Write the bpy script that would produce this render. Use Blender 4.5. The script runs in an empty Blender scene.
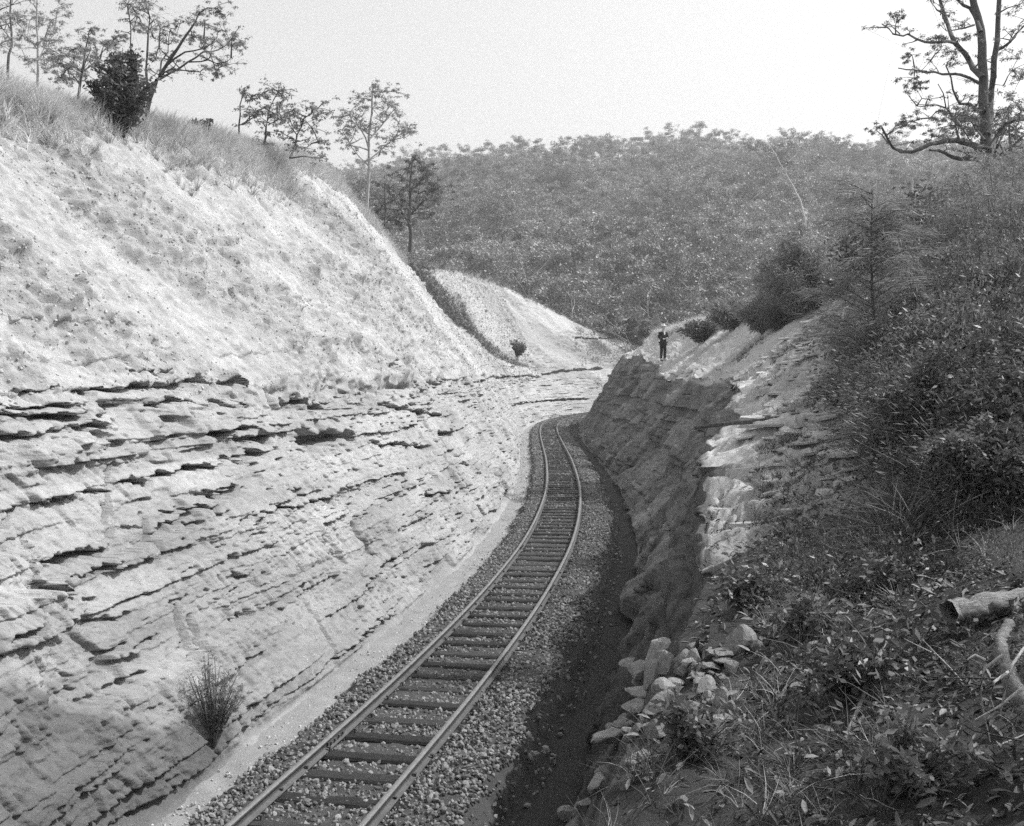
import bpy, bmesh, math, random
import numpy as np
from mathutils import Vector, Matrix

S = bpy.context.scene
R = math.radians

# ------------------------------------------------------------------ camera
FPX, CH, PITCH = 1100.0, 3.9, math.atan(43 / 1100)
cam_d = bpy.data.cameras.new('camera')
cam_d.sensor_width = 36.0
cam_d.lens = 36.0 * FPX / 1024
cam_d.clip_start = 0.1
cam_d.clip_end = 6000
cam = bpy.data.objects.new('camera', cam_d)
S.collection.objects.link(cam)
cam.location = (0, 0, CH)
cam.rotation_euler = (math.pi / 2 - PITCH, 0, 0)
S.camera = cam
S.render.resolution_x, S.render.resolution_y = 1024, 826

# ------------------------------------------------------------------ sky and sun (monochrome: a blue-sensitive plate)
SUN_EL, SUN_BACK = R(48), R(-13)         # from the right, a little beyond the camera
sun_dir = Vector((math.cos(SUN_EL) * math.cos(SUN_BACK), -math.cos(SUN_EL) * math.sin(SUN_BACK), math.sin(SUN_EL)))
W = bpy.data.worlds.new('World'); S.world = W; W.use_nodes = True
wn, wl = W.node_tree.nodes, W.node_tree.links
wn.clear()
sky = wn.new('ShaderNodeTexSky'); sky.sky_type = 'NISHITA'; sky.sun_disc = False
sky.sun_elevation = SUN_EL
sky.sun_rotation = math.atan2(sun_dir.x, sun_dir.y)
sky.altitude = 100; sky.air_density = 1.0; sky.dust_density = 4.0; sky.ozone_density = 1.0
sep = wn.new('ShaderNodeSeparateColor'); comb = wn.new('ShaderNodeCombineColor')
bg = wn.new('ShaderNodeBackground'); bg.inputs['Strength'].default_value = 0.14
wo = wn.new('ShaderNodeOutputWorld')
wl.new(sky.outputs[0], sep.inputs[0])
for i in range(3): wl.new(sep.outputs[2], comb.inputs[i])
wl.new(comb.outputs[0], bg.inputs[0]); wl.new(bg.outputs[0], wo.inputs[0])
sl = bpy.data.lights.new('sun', 'SUN'); sl.energy = 3.1; sl.angle = R(0.5); sl.color = (1, 1, 1)
sun = bpy.data.objects.new('sun', sl); S.collection.objects.link(sun)
sun.rotation_euler = sun_dir.to_track_quat('Z', 'Y').to_euler()
sun.location = (30, -10, 40)
S.view_settings.view_transform = 'Standard'; S.view_settings.look = 'None'
S.view_settings.exposure = 0.66; S.view_settings.gamma = 1.0; S.view_settings.use_curve_mapping = False
S.cycles.max_bounces = 4; S.cycles.diffuse_bounces = 2; S.cycles.transparent_max_bounces = 4
S.cycles.volume_bounces = 0
S.cycles.use_denoising = False
S.cycles.use_adaptive_sampling = True; S.cycles.adaptive_threshold = .022; S.cycles.adaptive_min_samples = 24

# ------------------------------------------------------------------ helpers
rng = np.random.default_rng(17)
random.seed(17)
C = S.collection

def at(px, py, Y):
    """the point at depth Y that a measured picture position corresponds to"""
    cx, cy = (px - 512) / FPX, (413 - py) / FPX
    d = (cx, math.cos(PITCH) + cy * math.sin(PITCH), cy * math.cos(PITCH) - math.sin(PITCH))
    t = Y / d[1]
    return Vector((d[0] * t, Y, CH + d[2] * t))

def H(ix, iy, iz, seed):
    h = (ix.astype(np.int64) * 374761393 + iy.astype(np.int64) * 668265263 + iz.astype(np.int64) * 2147483647 + seed * 1274126177) & 0xffffffff
    h = ((h ^ (h >> 13)) * 1274126177) & 0xffffffff
    h = ((h ^ (h >> 16)) * 2246822519) & 0xffffffff
    return ((h ^ (h >> 15)) & 0xffffff) / float(0xffffff)

def vn(x, y, z=0.0, seed=0):
    """value noise, -1..1"""
    x, y, z = np.broadcast_arrays(np.asarray(x, float), np.asarray(y, float), np.asarray(z, float))
    xi, yi, zi = np.floor(x), np.floor(y), np.floor(z)
    fx, fy, fz = x - xi, y - yi, z - zi
    fx, fy, fz = [f * f * (3 - 2 * f) for f in (fx, fy, fz)]
    r = 0
    for a in (0, 1):
        wx = fx if a else 1 - fx
        for b in (0, 1):
            wy = fy if b else 1 - fy
            for c in (0, 1):
                wz = fz if c else 1 - fz
                r = r + wx * wy * wz * H(xi + a, yi + b, zi + c, seed)
    return r * 2 - 1

def fbm(x, y, z=0.0, seed=0, oct=4, gain=.5):
    r, a, s = 0, 1.0, 0
    for o in range(oct):
        r = r + a * vn(x * 2 ** o, y * 2 ** o, z * 2 ** o, seed + o); s += a; a *= gain
    return r / s

def sstep(a, b, x):
    t = np.clip((x - a) / (b - a), 0, 1); return t * t * (3 - 2 * t)

def tag(o, label=None, cat=None, group=None, kind=None):
    if label: o['label'] = label
    if cat: o['category'] = cat
    if group: o['group'] = group
    if kind: o['kind'] = kind
    return o

def mesh_np(name, V, F, mat=None, smooth=False, attr=None, mats=None, midx=None):
    """mesh from arrays; F is an (n,3) or (n,4) array, or a list of such arrays"""
    me = bpy.data.meshes.new(name)
    V = np.asarray(V, np.float32)
    Fs = F if isinstance(F, list) and isinstance(F[0], np.ndarray) else [F]
    Fs = [np.asarray(f, np.int32) for f in Fs if len(f)]
    nl = sum(f.size for f in Fs); nf = sum(len(f) for f in Fs)
    me.vertices.add(len(V)); me.vertices.foreach_set('co', V.ravel())
    me.loops.add(nl); me.polygons.add(nf)
    me.loops.foreach_set('vertex_index', np.concatenate([f.ravel() for f in Fs]))
    tot = np.concatenate([np.full(len(f), f.shape[1], np.int32) for f in Fs])
    st = np.concatenate([[0], np.cumsum(tot)[:-1]]).astype(np.int32)
    me.polygons.foreach_set('loop_start', st)
    if smooth: me.polygons.foreach_set('use_smooth', np.ones(nf, bool))
    for m in (mats or ([mat] if mat else [])): me.materials.append(m)
    if midx is not None: me.polygons.foreach_set('material_index', np.asarray(midx, np.int32))
    me.update(calc_edges=True)
    if attr:
        for k, v in attr.items():
            a = me.attributes.new(k, 'FLOAT', 'POINT'); a.data.foreach_set('value', np.asarray(v, np.float32))
    me.validate()
    return me

def obj(name, me, parent=None, loc=None):
    o = bpy.data.objects.new(name, me); C.objects.link(o)
    if parent: o.parent = parent
    if loc is not None: o.location = loc
    return o

def empty(name, loc=(0, 0, 0), rz=0.0):
    o = bpy.data.objects.new(name, None); C.objects.link(o)
    o.empty_display_size = .2; o.location = loc; o.rotation_euler.z = rz
    return o

# ------------------------------------------------------------------ materials (greys: the picture is monochrome)
def mat(name, lo, hi, scale=8.0, rough=.9, bump=0.0, bscale=40.0, tone=False, streak=None, detail=6, spec=.2, rnd=0.0, trans=0.0):
    m = bpy.data.materials.new(name); m.use_nodes = True
    n, l = m.node_tree.nodes, m.node_tree.links
    p = n['Principled BSDF']; p.inputs['Roughness'].default_value = rough
    p.inputs['Specular IOR Level'].default_value = spec
    tc = n.new('ShaderNodeTexCoord')
    no = n.new('ShaderNodeTexNoise'); no.inputs['Scale'].default_value = scale; no.inputs['Detail'].default_value = detail
    no.inputs['Roughness'].default_value = .65
    vec = tc.outputs['Object']
    if streak:
        mp = n.new('ShaderNodeMapping'); mp.inputs['Scale'].default_value = streak
        l.new(vec, mp.inputs[0]); vec = mp.outputs[0]
    l.new(vec, no.inputs['Vector'])
    mr = n.new('ShaderNodeMapRange'); mr.inputs[1].default_value = .3; mr.inputs[2].default_value = .7
    mr.inputs[3].default_value = lo; mr.inputs[4].default_value = hi
    l.new(no.outputs[0], mr.inputs[0])
    col = mr.outputs[0]
    if tone:
        a = n.new('ShaderNodeAttribute'); a.attribute_name = 'tone'
        mu = n.new('ShaderNodeMath'); mu.operation = 'MULTIPLY'
        l.new(col, mu.inputs[0]); l.new(a.outputs['Fac'], mu.inputs[1]); col = mu.outputs[0]
    if rnd:
        oi = n.new('ShaderNodeObjectInfo')
        m2 = n.new('ShaderNodeMapRange'); m2.inputs[3].default_value = 1 - rnd; m2.inputs[4].default_value = 1 + rnd
        l.new(oi.outputs['Random'], m2.inputs[0])
        mu = n.new('ShaderNodeMath'); mu.operation = 'MULTIPLY'
        l.new(col, mu.inputs[0]); l.new(m2.outputs[0], mu.inputs[1]); col = mu.outputs[0]
    cc = n.new('ShaderNodeCombineColor')
    for i in range(3): l.new(col, cc.inputs[i])
    l.new(cc.outputs[0], p.inputs['Base Color'])
    if bump:
        nb = n.new('ShaderNodeTexNoise'); nb.inputs['Scale'].default_value = bscale; nb.inputs['Detail'].default_value = 8
        nb.inputs['Roughness'].default_value = .7
        l.new(vec, nb.inputs['Vector'])
        b = n.new('ShaderNodeBump'); b.inputs['Strength'].default_value = 1.0; b.inputs['Distance'].default_value = bump
        l.new(nb.outputs[0], b.inputs['Height']); l.new(b.outputs[0], p.inputs['Normal'])
    if trans:
        tr = n.new('ShaderNodeBsdfTranslucent'); mx = n.new('ShaderNodeMixShader'); mx.inputs[0].default_value = trans
        l.new(cc.outputs[0], tr.inputs[0]); l.new(p.outputs[0], mx.inputs[1]); l.new(tr.outputs[0], mx.inputs[2])
        l.new(mx.outputs[0], n['Material Output'].inputs[0])
    return m

M = {}
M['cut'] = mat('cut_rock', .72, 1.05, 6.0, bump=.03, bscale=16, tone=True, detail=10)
M['cut_right'] = mat('weathered_rock', .75, 1.0, 3.0, bump=.02, bscale=20, tone=True)
M['floor'] = mat('formation_soil', .8, 1.0, 5.0, bump=.015, bscale=35, tone=True)
M['hill'] = mat('forest_floor', .10, .2, .4, bump=.1, bscale=3)
M['plain'] = mat('far_ground', .08, .14, .02)
M['ballast'] = mat('ballast_stone', .10, .26, 14, rnd=.6, spec=.3)
M['rubble'] = mat('pale_rubble', .36, .5, 9, rnd=.2)
M['timber'] = mat('sleeper_timber', .018, .055, 10, rnd=.4, bump=.008, bscale=30, streak=(1, 8, 8))
M['steel'] = mat('rail_steel', .05, .09, 6, rough=.6, spec=.5)
M['head'] = mat('worn_rail_head', .13, .2, 6, rough=.5, spec=.5)
M['leaf'] = mat('gum_leaf', .10, .22, 3, rough=.5, spec=.5, trans=.4)
M['leaf_pale'] = mat('pale_gum_leaf', .2, .36, 3, rough=.5, spec=.4, trans=.45)
M['leaf_far'] = mat('forest_leaf', .13, .33, .5, rough=.5, spec=.45, rnd=.55, trans=.15)
M['leaf_dark'] = mat('dense_leaf', .07, .15, 3, rough=.5, trans=.4, spec=.5)
M['leaf_gloss'] = mat('glossy_leaf', .07, .13, 4, rough=.5, spec=.6, trans=.25)
M['needle'] = mat('needle_foliage', .16, .30, 3, rough=.5, trans=.5, spec=.5)
M['grass'] = mat('dry_grass', .45, .68, 2, rough=.7, rnd=.25, trans=.25)
M['grass_dark'] = mat('green_grass', .05, .14, 2, rough=.6, rnd=.4, trans=.2)
M['bark'] = mat('dark_bark', .06, .14, 9, bump=.02, bscale=20, streak=(3, 3, .6))
M['bark_pale'] = mat('smooth_pale_bark', .26, .45, 5, streak=(2, 2, .5))
M['bark_dead'] = mat('bleached_deadwood', .4, .65, 10, bump=.012, bscale=30, streak=(6, 1, 6))
M['stone'] = mat('bank_stone', .2, .4, 7, bump=.02, bscale=25, rnd=.2)
M['log'] = mat('weathered_log', .16, .46, 9, bump=.03, bscale=14, streak=(1.2, 6, 6))
M['stick'] = mat('grey_stick', .14, .3, 10, streak=(3, 3, 3))
M['leaf_shade'] = mat('shaded_broad_leaf', .035, .10, 5, rough=.45, spec=.5, trans=.15)  # darkened leaf copy: shade of the near bank put into its colour
M['litter'] = mat('leaf_litter', .05, .26, 3, rough=.7, rnd=.7)
M['skin'] = mat('skin', .4, .45)
M['suit'] = mat('dark_cloth', .012, .02)
M['white'] = mat('white_cloth', .65, .75)

# ------------------------------------------------------------------ the line of the track
TP = np.array([(-8, -5.6), (-2, -4.3), (4, -3.03), (9.45, -1.83), (11.9, -1.27), (16.7, -.31), (25.2, .92), (35.7, 1.72), (47.7, 2.07),
               (61.3, 2.2), (71.5, 2.35), (80, 2.7), (88, 3.6), (97.5, 5.8), (104, 8.5), (110, 12.5), (116, 18.5), (122, 27), (130, 40)])
def gsmooth(a, sig):
    k = int(sig * 3) + 1
    w = np.exp(-.5 * (np.arange(-k, k + 1) / sig) ** 2); w /= w.sum()
    p = np.pad(a, ((k, k),) + ((0, 0),) * (a.ndim - 1), mode='reflect', reflect_type='odd')
    return np.apply_along_axis(lambda c: np.convolve(c, w, 'valid'), 0, p)
YG = np.linspace(-8, 130, 1381)
XG = gsmooth(np.interp(YG, TP[:, 0], TP[:, 1]), 32)
SG = np.concatenate([[0], np.cumsum(np.hypot(np.diff(XG), np.diff(YG)))])
tx = lambda Y: np.interp(Y, YG, XG)
DXG = np.gradient(XG, YG)
tslope = lambda Y: np.interp(Y, YG, DXG)
def path(s):
    """position and unit tangent at chainage s"""
    Y = np.interp(s, SG, YG); X = tx(Y); d = tslope(Y); n = np.sqrt(1 + d * d)
    return X, Y, d / n, 1 / n
s_of = lambda Y: np.interp(Y, YG, SG)

# ------------------------------------------------------------------ cutting sides: cross sections by depth
def stations(tab, Y, sig=9):
    tab = np.array(tab, float)
    yy = np.linspace(-8, 130, 691)
    out = [np.interp(Y, yy, gsmooth(np.interp(yy, tab[:, 0], tab[:, i]), sig)) for i in range(1, tab.shape[1])]
    return out
L_CREST = [(-8, -10.6, 8.0), (8, -9.2, 8.2), (18, -8.5, 8.4), (22, -7.8, 8.7), (30, -7.2, 9.9), (38, -7.2, 11.0), (45, -7.4, 11.8), (52, -7.1, 11.3), (60, -6.7, 10.4),
           (66, -7.0, 10.8), (75, -5.8, 11.0), (88, -3.6, 11.6), (105, -1.1, 12.0), (115, 5, 9.7), (122, 12, 6.9), (130, 22, 5.2)]
R_SEC = [  # Y, crest X,z, shelf X,z, hill X,z, far X,z
    (-8, -2.2, 1.9, .8, 2.2, 7, 4, 60, 18),
    (3, -.1, 1.9, 1.7, 2.2, 6.2, 3.7, 60, 20),
    (5, .42, 1.95, 2.0, 2.3, 6.4, 3.8, 60, 20),
    (7.5, 1.0, 1.95, 2.5, 2.4, 6.8, 4.2, 60, 20),
    (9.5, 1.5, 1.8, 3.1, 2.5, 7.2, 4.5, 60, 20),
    (14, 2.6, 2.35, 4.5, 3.1, 8.8, 5.3, 60, 20),
    (20, 3.95, 2.8, 6.0, 3.75, 11.2, 6.8, 60, 22),
    (25, 5.1, 3.15, 7.4, 4.5, 13, 7.9, 60, 23),
    (32, 6.7, 3.7, 9.6, 5.7, 15.4, 9.1, 60, 24),
    (40, 6.75, 3.3, 10.6, 6.6, 17.2, 10.0, 60, 24),
    (48, 6.8, 3.6, 10.4, 6.4, 16.5, 9.3, 60, 20),
    (56, 7.45, 4.3, 9.7, 6.0, 15.5, 8.0, 60, 14),
    (65, 6.9, 4.8, 8.6, 6.0, 14, 6.6, 60, 8),
    (75, 7.6, 4.8, 9.2, 5.6, 14, 5.6, 60, 4),
    (88, 9.2, 4.6, 10.8, 5.2, 15, 5.0, 60, 2),
    (105, 15, 4.2, 17, 4.6, 22, 4.4, 70, 1),
    (116, 24, 3.8, 26, 4.0, 31, 4, 90, 1),
    (130, 48, 3, 50, 3, 56, 3, 120, 1)]

def left_ctrl(Y):
    d = tslope(Y); sec = np.sqrt(1 + d * d)
    off = np.interp(Y, [0, 9, 12.6, 20, 40, 90, 130], [1.6, 1.6, 1.8, 1.85, 1.75, 1.8, 1.8])
    x0 = tx(Y) - off * sec
    cx, cz = stations(L_CREST, Y)
    rz = 3.5 + .25 * vn(Y * .12, 3.3, 0, 5) + np.interp(Y, [60, 95, 122], [0, -.4, -1.0])
    rx = x0 - np.interp(Y, [0, 20, 60, 130], [2.2, 2.1, 2.0, 2.0]) * np.minimum(sec, 2.5)
    rx = np.maximum(rx, cx + .8)
    back = sstep(38, 75, Y)
    P = [(x0 + .25, -.62 + 0 * Y), (x0, -.33 + 0 * Y), (rx, rz), (cx, cz),
         (cx - 5, cz + .7 * (1 - back) - 1.5 * back), (cx - 26, cz + 2.0 * (1 - back) - 7 * back), (cx - 110, cz + 3 * (1 - back) - 12 * back)]
    return P

def right_ctrl(Y):
    d = tslope(Y); sec = np.sqrt(1 + d * d)
    x0 = tx(Y) + np.interp(Y, [0, 9, 130], [2.0, 2.1, 2.05]) * sec
    s = stations(R_SEC, Y, 6)
    s[0] = np.maximum(s[0], x0 + .5)
    return [(x0 - .25, -.75 + 0 * Y), (x0, -.46 + 0 * Y), (s[0], s[1]), (s[2], s[3]), (s[4], s[5]), (s[6], s[7])]

def grid_surface(ctrl, Yv, rows, vs=3):
    P = ctrl(Yv)
    xs, zs, seg = [], [], []
    for k in range(len(P) - 1):
        t = np.linspace(0, 1, rows[k] + 1)[(1 if k else 0):]
        if k >= len(P) - 3: t = t ** 1.6
        for u in t:
            xs.append(P[k][0] * (1 - u) + P[k + 1][0] * u); zs.append(P[k][1] * (1 - u) + P[k + 1][1] * u); seg.append(k + u)
    Xs, Zs = gsmooth(np.array(xs), vs), gsmooth(np.array(zs), vs)      # (nv, ny)
    return Xs, np.broadcast_to(Yv, Xs.shape).copy(), Zs, np.array(seg)[:, None] + 0 * Xs

def grid_faces(nv, ny, flip=False):
    i = np.arange(nv * ny).reshape(nv, ny)
    q = np.stack([i[:-1, :-1], i[:-1, 1:], i[1:, 1:], i[1:, :-1]], -1).reshape(-1, 4)
    return q[:, ::-1] if flip else q

def hit_left(px, py):
    """(Y, z) where a measured picture position meets the plain left cutting side"""
    Yc = np.linspace(5, 128, 2400); P = left_ctrl(Yc)
    a, b = at(px, py, 1.0), Vector((0, 0, CH))
    X = a.x * Yc; Z = CH + (a.z - CH) * Yc
    xs = np.full_like(Yc, 1e9)
    prev = None
    for k in range(1, 4):
        (xa, za), (xb, zb) = P[k], P[k + 1]
        u = (Z - za) / np.where(abs(zb - za) < 1e-6, 1e-6, zb - za)
        ok = (u >= 0) & (u <= 1)
        xs = np.where(ok & (xs > 1e8), xa + (xb - xa) * u, xs)
    ins = np.where((X < xs) & (xs < 1e8))[0]
    i = ins[0] if len(ins) else len(Yc) - 1
    return float(Yc[i]), float(Z[i]), float(X[i])

def strata(Y, z, seed, tmin=.07, tmax=.42, amp=.09, slot=.16, presence=.15):
    """outward offset of bedded rock: beds of different reach, joints, open bedding planes"""
    g = np.random.default_rng(seed)
    zb = [-1.0]
    while zb[-1] < 14: zb.append(zb[-1] + tmin + (tmax - tmin) * g.random() ** 2)
    zb = np.array(zb)
    zz = z + .10 * fbm(Y * .16, 0 * Y, 0, seed, 3) + .03 * fbm(Y * 1.6, z * .8, 0, seed + 9, 3) + .014 * vn(Y * 13, z * 5, 0, seed + 10)
    i = np.clip(np.searchsorted(zb, zz) - 1, 0, len(zb) - 2)
    lo, hi = zb[i], zb[i + 1]
    wob = .25 * vn(Y * .8, z * 3, 0, seed + 3)
    jw = .9 + 2.6 * H(i, i * 0, i * 0, seed + 1)
    fr = (Y + wob + z * .15) / jw + H(i, i * 0, i * 0, seed + 2) * 7
    j = np.floor(fr); f = fr - j
    bl = sstep(1 - np.maximum(.05, .006 * Y) / jw, 1.0, f)
    o1, o2 = H(i, j, i * 0, seed + 4) * 2 - 1, H(i, j + 1, i * 0, seed + 4) * 2 - 1
    d = amp * (o1 + (o2 - o1) * bl) + .5 * amp * (H(i, 0 * i, 0 * i, seed + 6) * 2 - 1)
    # open bedding planes under the upper bed: deep in places
    e = np.minimum(zz - lo, hi - zz)
    upper = (hi - zz) < (zz - lo)
    bi = np.where(upper, i + 1, i)
    pres = sstep(.15 - presence, .45 - presence, vn(Y * .45, bi * 7.3, 0, seed + 11) + .5 * vn(Y * 2.2, bi * 3.1, 0, seed + 12) - .25)
    th = .012 + .03 * H(bi, 0 * bi, 0 * bi, seed + 13)
    d = d - slot * (0.4 + H(bi, 0 * bi, 0 * bi, seed + 14)) * pres * np.exp(-(e / th) ** 4)
    return d

# ---- left side
NYL = 1400
YL = np.concatenate([np.linspace(-6, 6, 40, endpoint=False), np.exp(np.linspace(np.log(6), np.log(130), NYL - 40))])
XL, YYL, ZL, SEGL = grid_surface(left_ctrl, YL, [4, 330, 220, 30, 12, 8], 2.0)
rockw = 1 - sstep(-.15, .25, ZL - np.interp(YYL, YL, left_ctrl(YL)[2][1]) + .35 * vn(YYL * .5, ZL, 0, 44)) * 1.0
rockw = np.where(SEGL > 3, 0, rockw)
faceL = sstep(3.3, 2.9, SEGL)
dist = np.maximum(YYL, 6)
dx = rockw * strata(YYL, ZL, 21, .12, .75, .075, .13, -.22)
lam = sstep(-.2, .25, fbm(YYL * .22, ZL * .9, 0, 83, 3))
dx += rockw * lam * strata(YYL, ZL, 84, .035, .16, .020, .012, -.10)
bc = np.floor(YYL * .55 + .5 * vn(YYL * .3, ZL * .5, 0, 27) + H(np.floor(ZL * 1.4), 0 * ZL, 0 * ZL, 28) * 3); bf = YYL * .55 + .5 * vn(YYL * .3, ZL * .5, 0, 27) + H(np.floor(ZL * 1.4), 0 * ZL, 0 * ZL, 28) * 3 - bc
bs = sstep(.94, 1.0, bf); zi_ = np.floor(ZL * 1.4)
dx += rockw * .09 * ((H(bc, zi_, 0 * ZL, 29) * (1 - bs) + H(bc + 1, zi_, 0 * ZL, 29) * bs) * 2 - 1)
jn = fbm(YYL * .9 + ZL * .12, ZL * .10, 0, 85, 2)
dx -= rockw * .13 * np.exp(-(jn / (.012 + .0006 * YYL)) ** 2) * sstep(-.1, .25, vn(YYL * .5, ZL * 1.2, 0, 86))
dx += rockw * (.10 * fbm(YYL * .35, ZL * .6, 0, 60, 3) + .028 * fbm(YYL * 2.2, ZL * 3, XL, 61, 5, .6))
pick = np.abs(vn(YYL * 5 + ZL * 3.2, ZL * 1.3 - YYL * .5, 0, 63))            # tool marks, slanting
dx += rockw * -.04 * sstep(.3, 0, pick) * sstep(-.2, .3, vn(YYL * .4, ZL * .7, 0, 64))
pick2 = np.abs(vn(YYL * 9 + ZL * 6, ZL * 3.0 - YYL * 1.2, 0, 65))
dx += rockw * -.03 * sstep(.3, 0, pick2) * sstep(-.3, .2, vn(YYL * .7, ZL * .9, 0, 66))
dx += rockw * .026 * fbm(YYL * 8, ZL * 14, 0, 67, 3, .7)
pit = sstep(.5, .62, vn(YYL * 3.2 + .4 * vn(YYL * 9, ZL * 9, 0, 62), ZL * 17 + .5 * vn(YYL * 11, ZL * 7, 0, 58), 0, 68)) * sstep(-.1, .3, fbm(YYL * .35, ZL * 1.1, 0, 69, 3))
dx += rockw * -.12 * pit
tick = vn((YYL + ZL * .35) * 15, ZL * 4.2, 0, 57)
dx += rockw * -.042 * sstep(.2, .55, tick) * sstep(3.0, 2.4, ZL) * sstep(-.25, .25, fbm(YYL * .5, ZL * .8, 0, 59, 3)) * sstep(34, 22, YYL)
crumb = sstep(2.6, 3.3, ZL + .3 * vn(YYL * .4, 0 * YYL, 0, 70)) * rockw
dx += crumb * (.10 * fbm(YYL * 2.2, ZL * 5, 0, 77, 4) - .16 * sstep(.35, .6, vn(YYL * 2.6, ZL * 9, 0, 78)))
up = (1 - rockw) * faceL
rill = vn(YYL * .9 + ZL * .35, ZL * .12, 0, 71)
rub = sstep(-.1, .3, fbm(YYL * .2 + ZL * .3, ZL * .35, 0, 72, 5, .6))
dn = up * (.30 * fbm(YYL * .16, ZL * .22, 0, 73, 3) + .07 * rill + .13 * fbm(YYL * 1.2, ZL * 1.4, XL, 74, 5, .62))
lump = np.maximum(0, vn(YYL * 3.3, ZL * 3.6, XL * 2, 75)) + .6 * np.maximum(0, vn(YYL * 7, ZL * 8, XL * 6, 76))
dn += up * .17 * lump * rub + up * .06 * lump
fine = np.maximum(0, vn(YYL * 9 + ZL * 3, ZL * 5, XL * 3, 79))
crag = 1 - np.abs(fbm(YYL * 3.4 + ZL * 1.2, ZL * 3.2, XL, 17, 4, .75)) * 2
dn += up * .10 * crag * (.35 + .65 * sstep(-.3, .3, fbm(YYL * .25, ZL * .3, 0, 18, 3)))
dn += up * .06 * fine * (.4 + .6 * rub) + up * .09 * np.abs(fbm(YYL * 2.6 + ZL * .9, ZL * .7, 0, 80, 3))
dn += -up * .16 * sstep(.45, .7, vn(YYL * 1.1 + ZL * .5, ZL * .5, 0, 81)) * sstep(.0, .5, vn(YYL * 3, ZL * 2, 0, 82))
dx += (.35 * up + .15 * rockw) * strata(YYL, ZL, 33, .2, 1.0, .10, .0, 0) * sstep(6.2, 4.6, ZL)
# measured open ledges (slots in shadow)
SLOTS = [((20, 386), (62, 389), 4), ((85, 388), (205, 384), 8), ((215, 385), (242, 391), 8), ((0, 405), (65, 402), 5), ((0, 417), (85, 413), 5),
         ((0, 441), (50, 432), 6), ((60, 432), (105, 425), 5), ((50, 502), (112, 488), 5), ((132, 484), (262, 454), 5), ((0, 526), (22, 513), 8),
         ((308, 441), (352, 437), 16), ((210, 433), (245, 427), 4), ((232, 440), (276, 438), 9), ((375, 443), (432, 447), 4), ((55, 561), (112, 545), 7),
         ((78, 577), (113, 566), 8), ((36, 587), (72, 604), 15), ((0, 638), (26, 620), 6), ((285, 403), (330, 410), 4), ((380, 405), (440, 416), 4),
         ((150, 402), (240, 405), 4), ((130, 375), (170, 374), 4), ((165, 522), (205, 510), 4), ((212, 495), (240, 488), 8), ((250, 520), (350, 490), 3),
         ((330, 660), (395, 615), 4), ((360, 585), (395, 560), 4), ((420, 500), (450, 490), 4), ((440, 438), (452, 434), 8), ((380, 372), (392, 372), 6),
         ((512, 406), (588, 399), 2.2), ((542, 375), (603, 369), 2.0), ((576, 339), (614, 339), 1.6), ((470, 383), (540, 377), 2.0)]
g = np.random.default_rng(5)
for (a, b, th) in SLOTS:
    (ya, za, _), (yb, zb_, _) = hit_left(*a), hit_left(*b)
    if ya > yb: ya, za, yb, zb_ = yb, zb_, ya, za
    pad = .15
    m = (YYL > ya - pad) & (YYL < yb + pad) & (SEGL < 3)
    if not m.any(): continue
    yy, zz = YYL[m], ZL[m]
    t = np.clip((yy - ya) / max(yb - ya, .05), 0, 1)
    zc = za + (zb_ - za) * t + .05 * vn(yy * 3, 0 * yy, 0, int(th * 7 + a[0])) + .03 * vn(yy * 9, 0 * yy, 0, 3) + .010 * vn(yy * 31, zz * 12, 0, 4)
    hw = th / 2 * yy / FPX * 1.25 * (.75 + .5 * vn(yy * 2.3, 0 * yy, 0, 9 + a[1]))
    hw *= np.clip(np.minimum(yy - ya + pad, yb + pad - yy) / .3, 0, 1) ** .7
    dep = .12 + 3.2 * hw + .004 * yy
    w = sstep(1.25, .8, np.abs(zz - zc) / np.maximum(hw, 1e-3))
    dx[m] -= np.minimum(dep, .7) * w
    lip = np.exp(-((zz - zc - hw * 1.6) / .06) ** 2) * (zz > zc)
    dx[m] += .05 * lip * sstep(0, .03, hw)
# upright clefts
for (a, b, th) in [((175, 612), (184, 655), 6), ((188, 622), (194, 655), 5), ((112, 470), (116, 530), 3), ((28, 540), (34, 600), 4), ((150, 520), (160, 560), 4),
                   ((356, 525), (374, 555), 9), ((300, 590), (332, 665), 4), ((478, 508), (486, 520), 6), ((455, 470), (470, 500), 3)]:
    (ya, za, _), (yb, zb_, _) = hit_left(*a), hit_left(*b)
    z0, z1 = min(za, zb_), max(za, zb_)
    m = (ZL > z0 - .1) & (ZL < z1 + .1) & (np.abs(YYL - (ya + yb) / 2) < 4) & (SEGL < 3)
    yc = ya + (yb - ya) * (ZL[m] - za) / (zb_ - za + 1e-6) + .05 * vn(ZL[m] * 4, 0 * ZL[m], 0, 8)
    hw = th / 2 * ya / FPX * 2.0
    dx[m] -= .3 * sstep(1.3, .8, np.abs(YYL[m] - yc) / hw) * np.clip(np.minimum(ZL[m] - z0 + .1, z1 + .1 - ZL[m]) / .15, 0, 1)
# grassed gully between the near and the far spur
gy, gz = np.array([62, 68, 73, 84, 95, 103.]), np.array([10.6, 9.15, 6.8, 5.2, 4.1, 3.5])
gyc = np.interp(-ZL, -gz, gy) + .8 * vn(ZL * 1.3, 0 * ZL, 0, 88)
gyc = gyc + np.interp(ZL, [3.5, 7, 10.6], [0, 3.0, 6.0])
gw = np.interp(ZL, [3.5, 5.5, 7, 10.6], [2.4, 4.0, 6.0, 9.0])
gul = np.exp(-((YYL - gyc) / gw) ** 2) * sstep(3.4, 4.6, ZL) * sstep(4.2, 3.0, SEGL)
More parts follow.
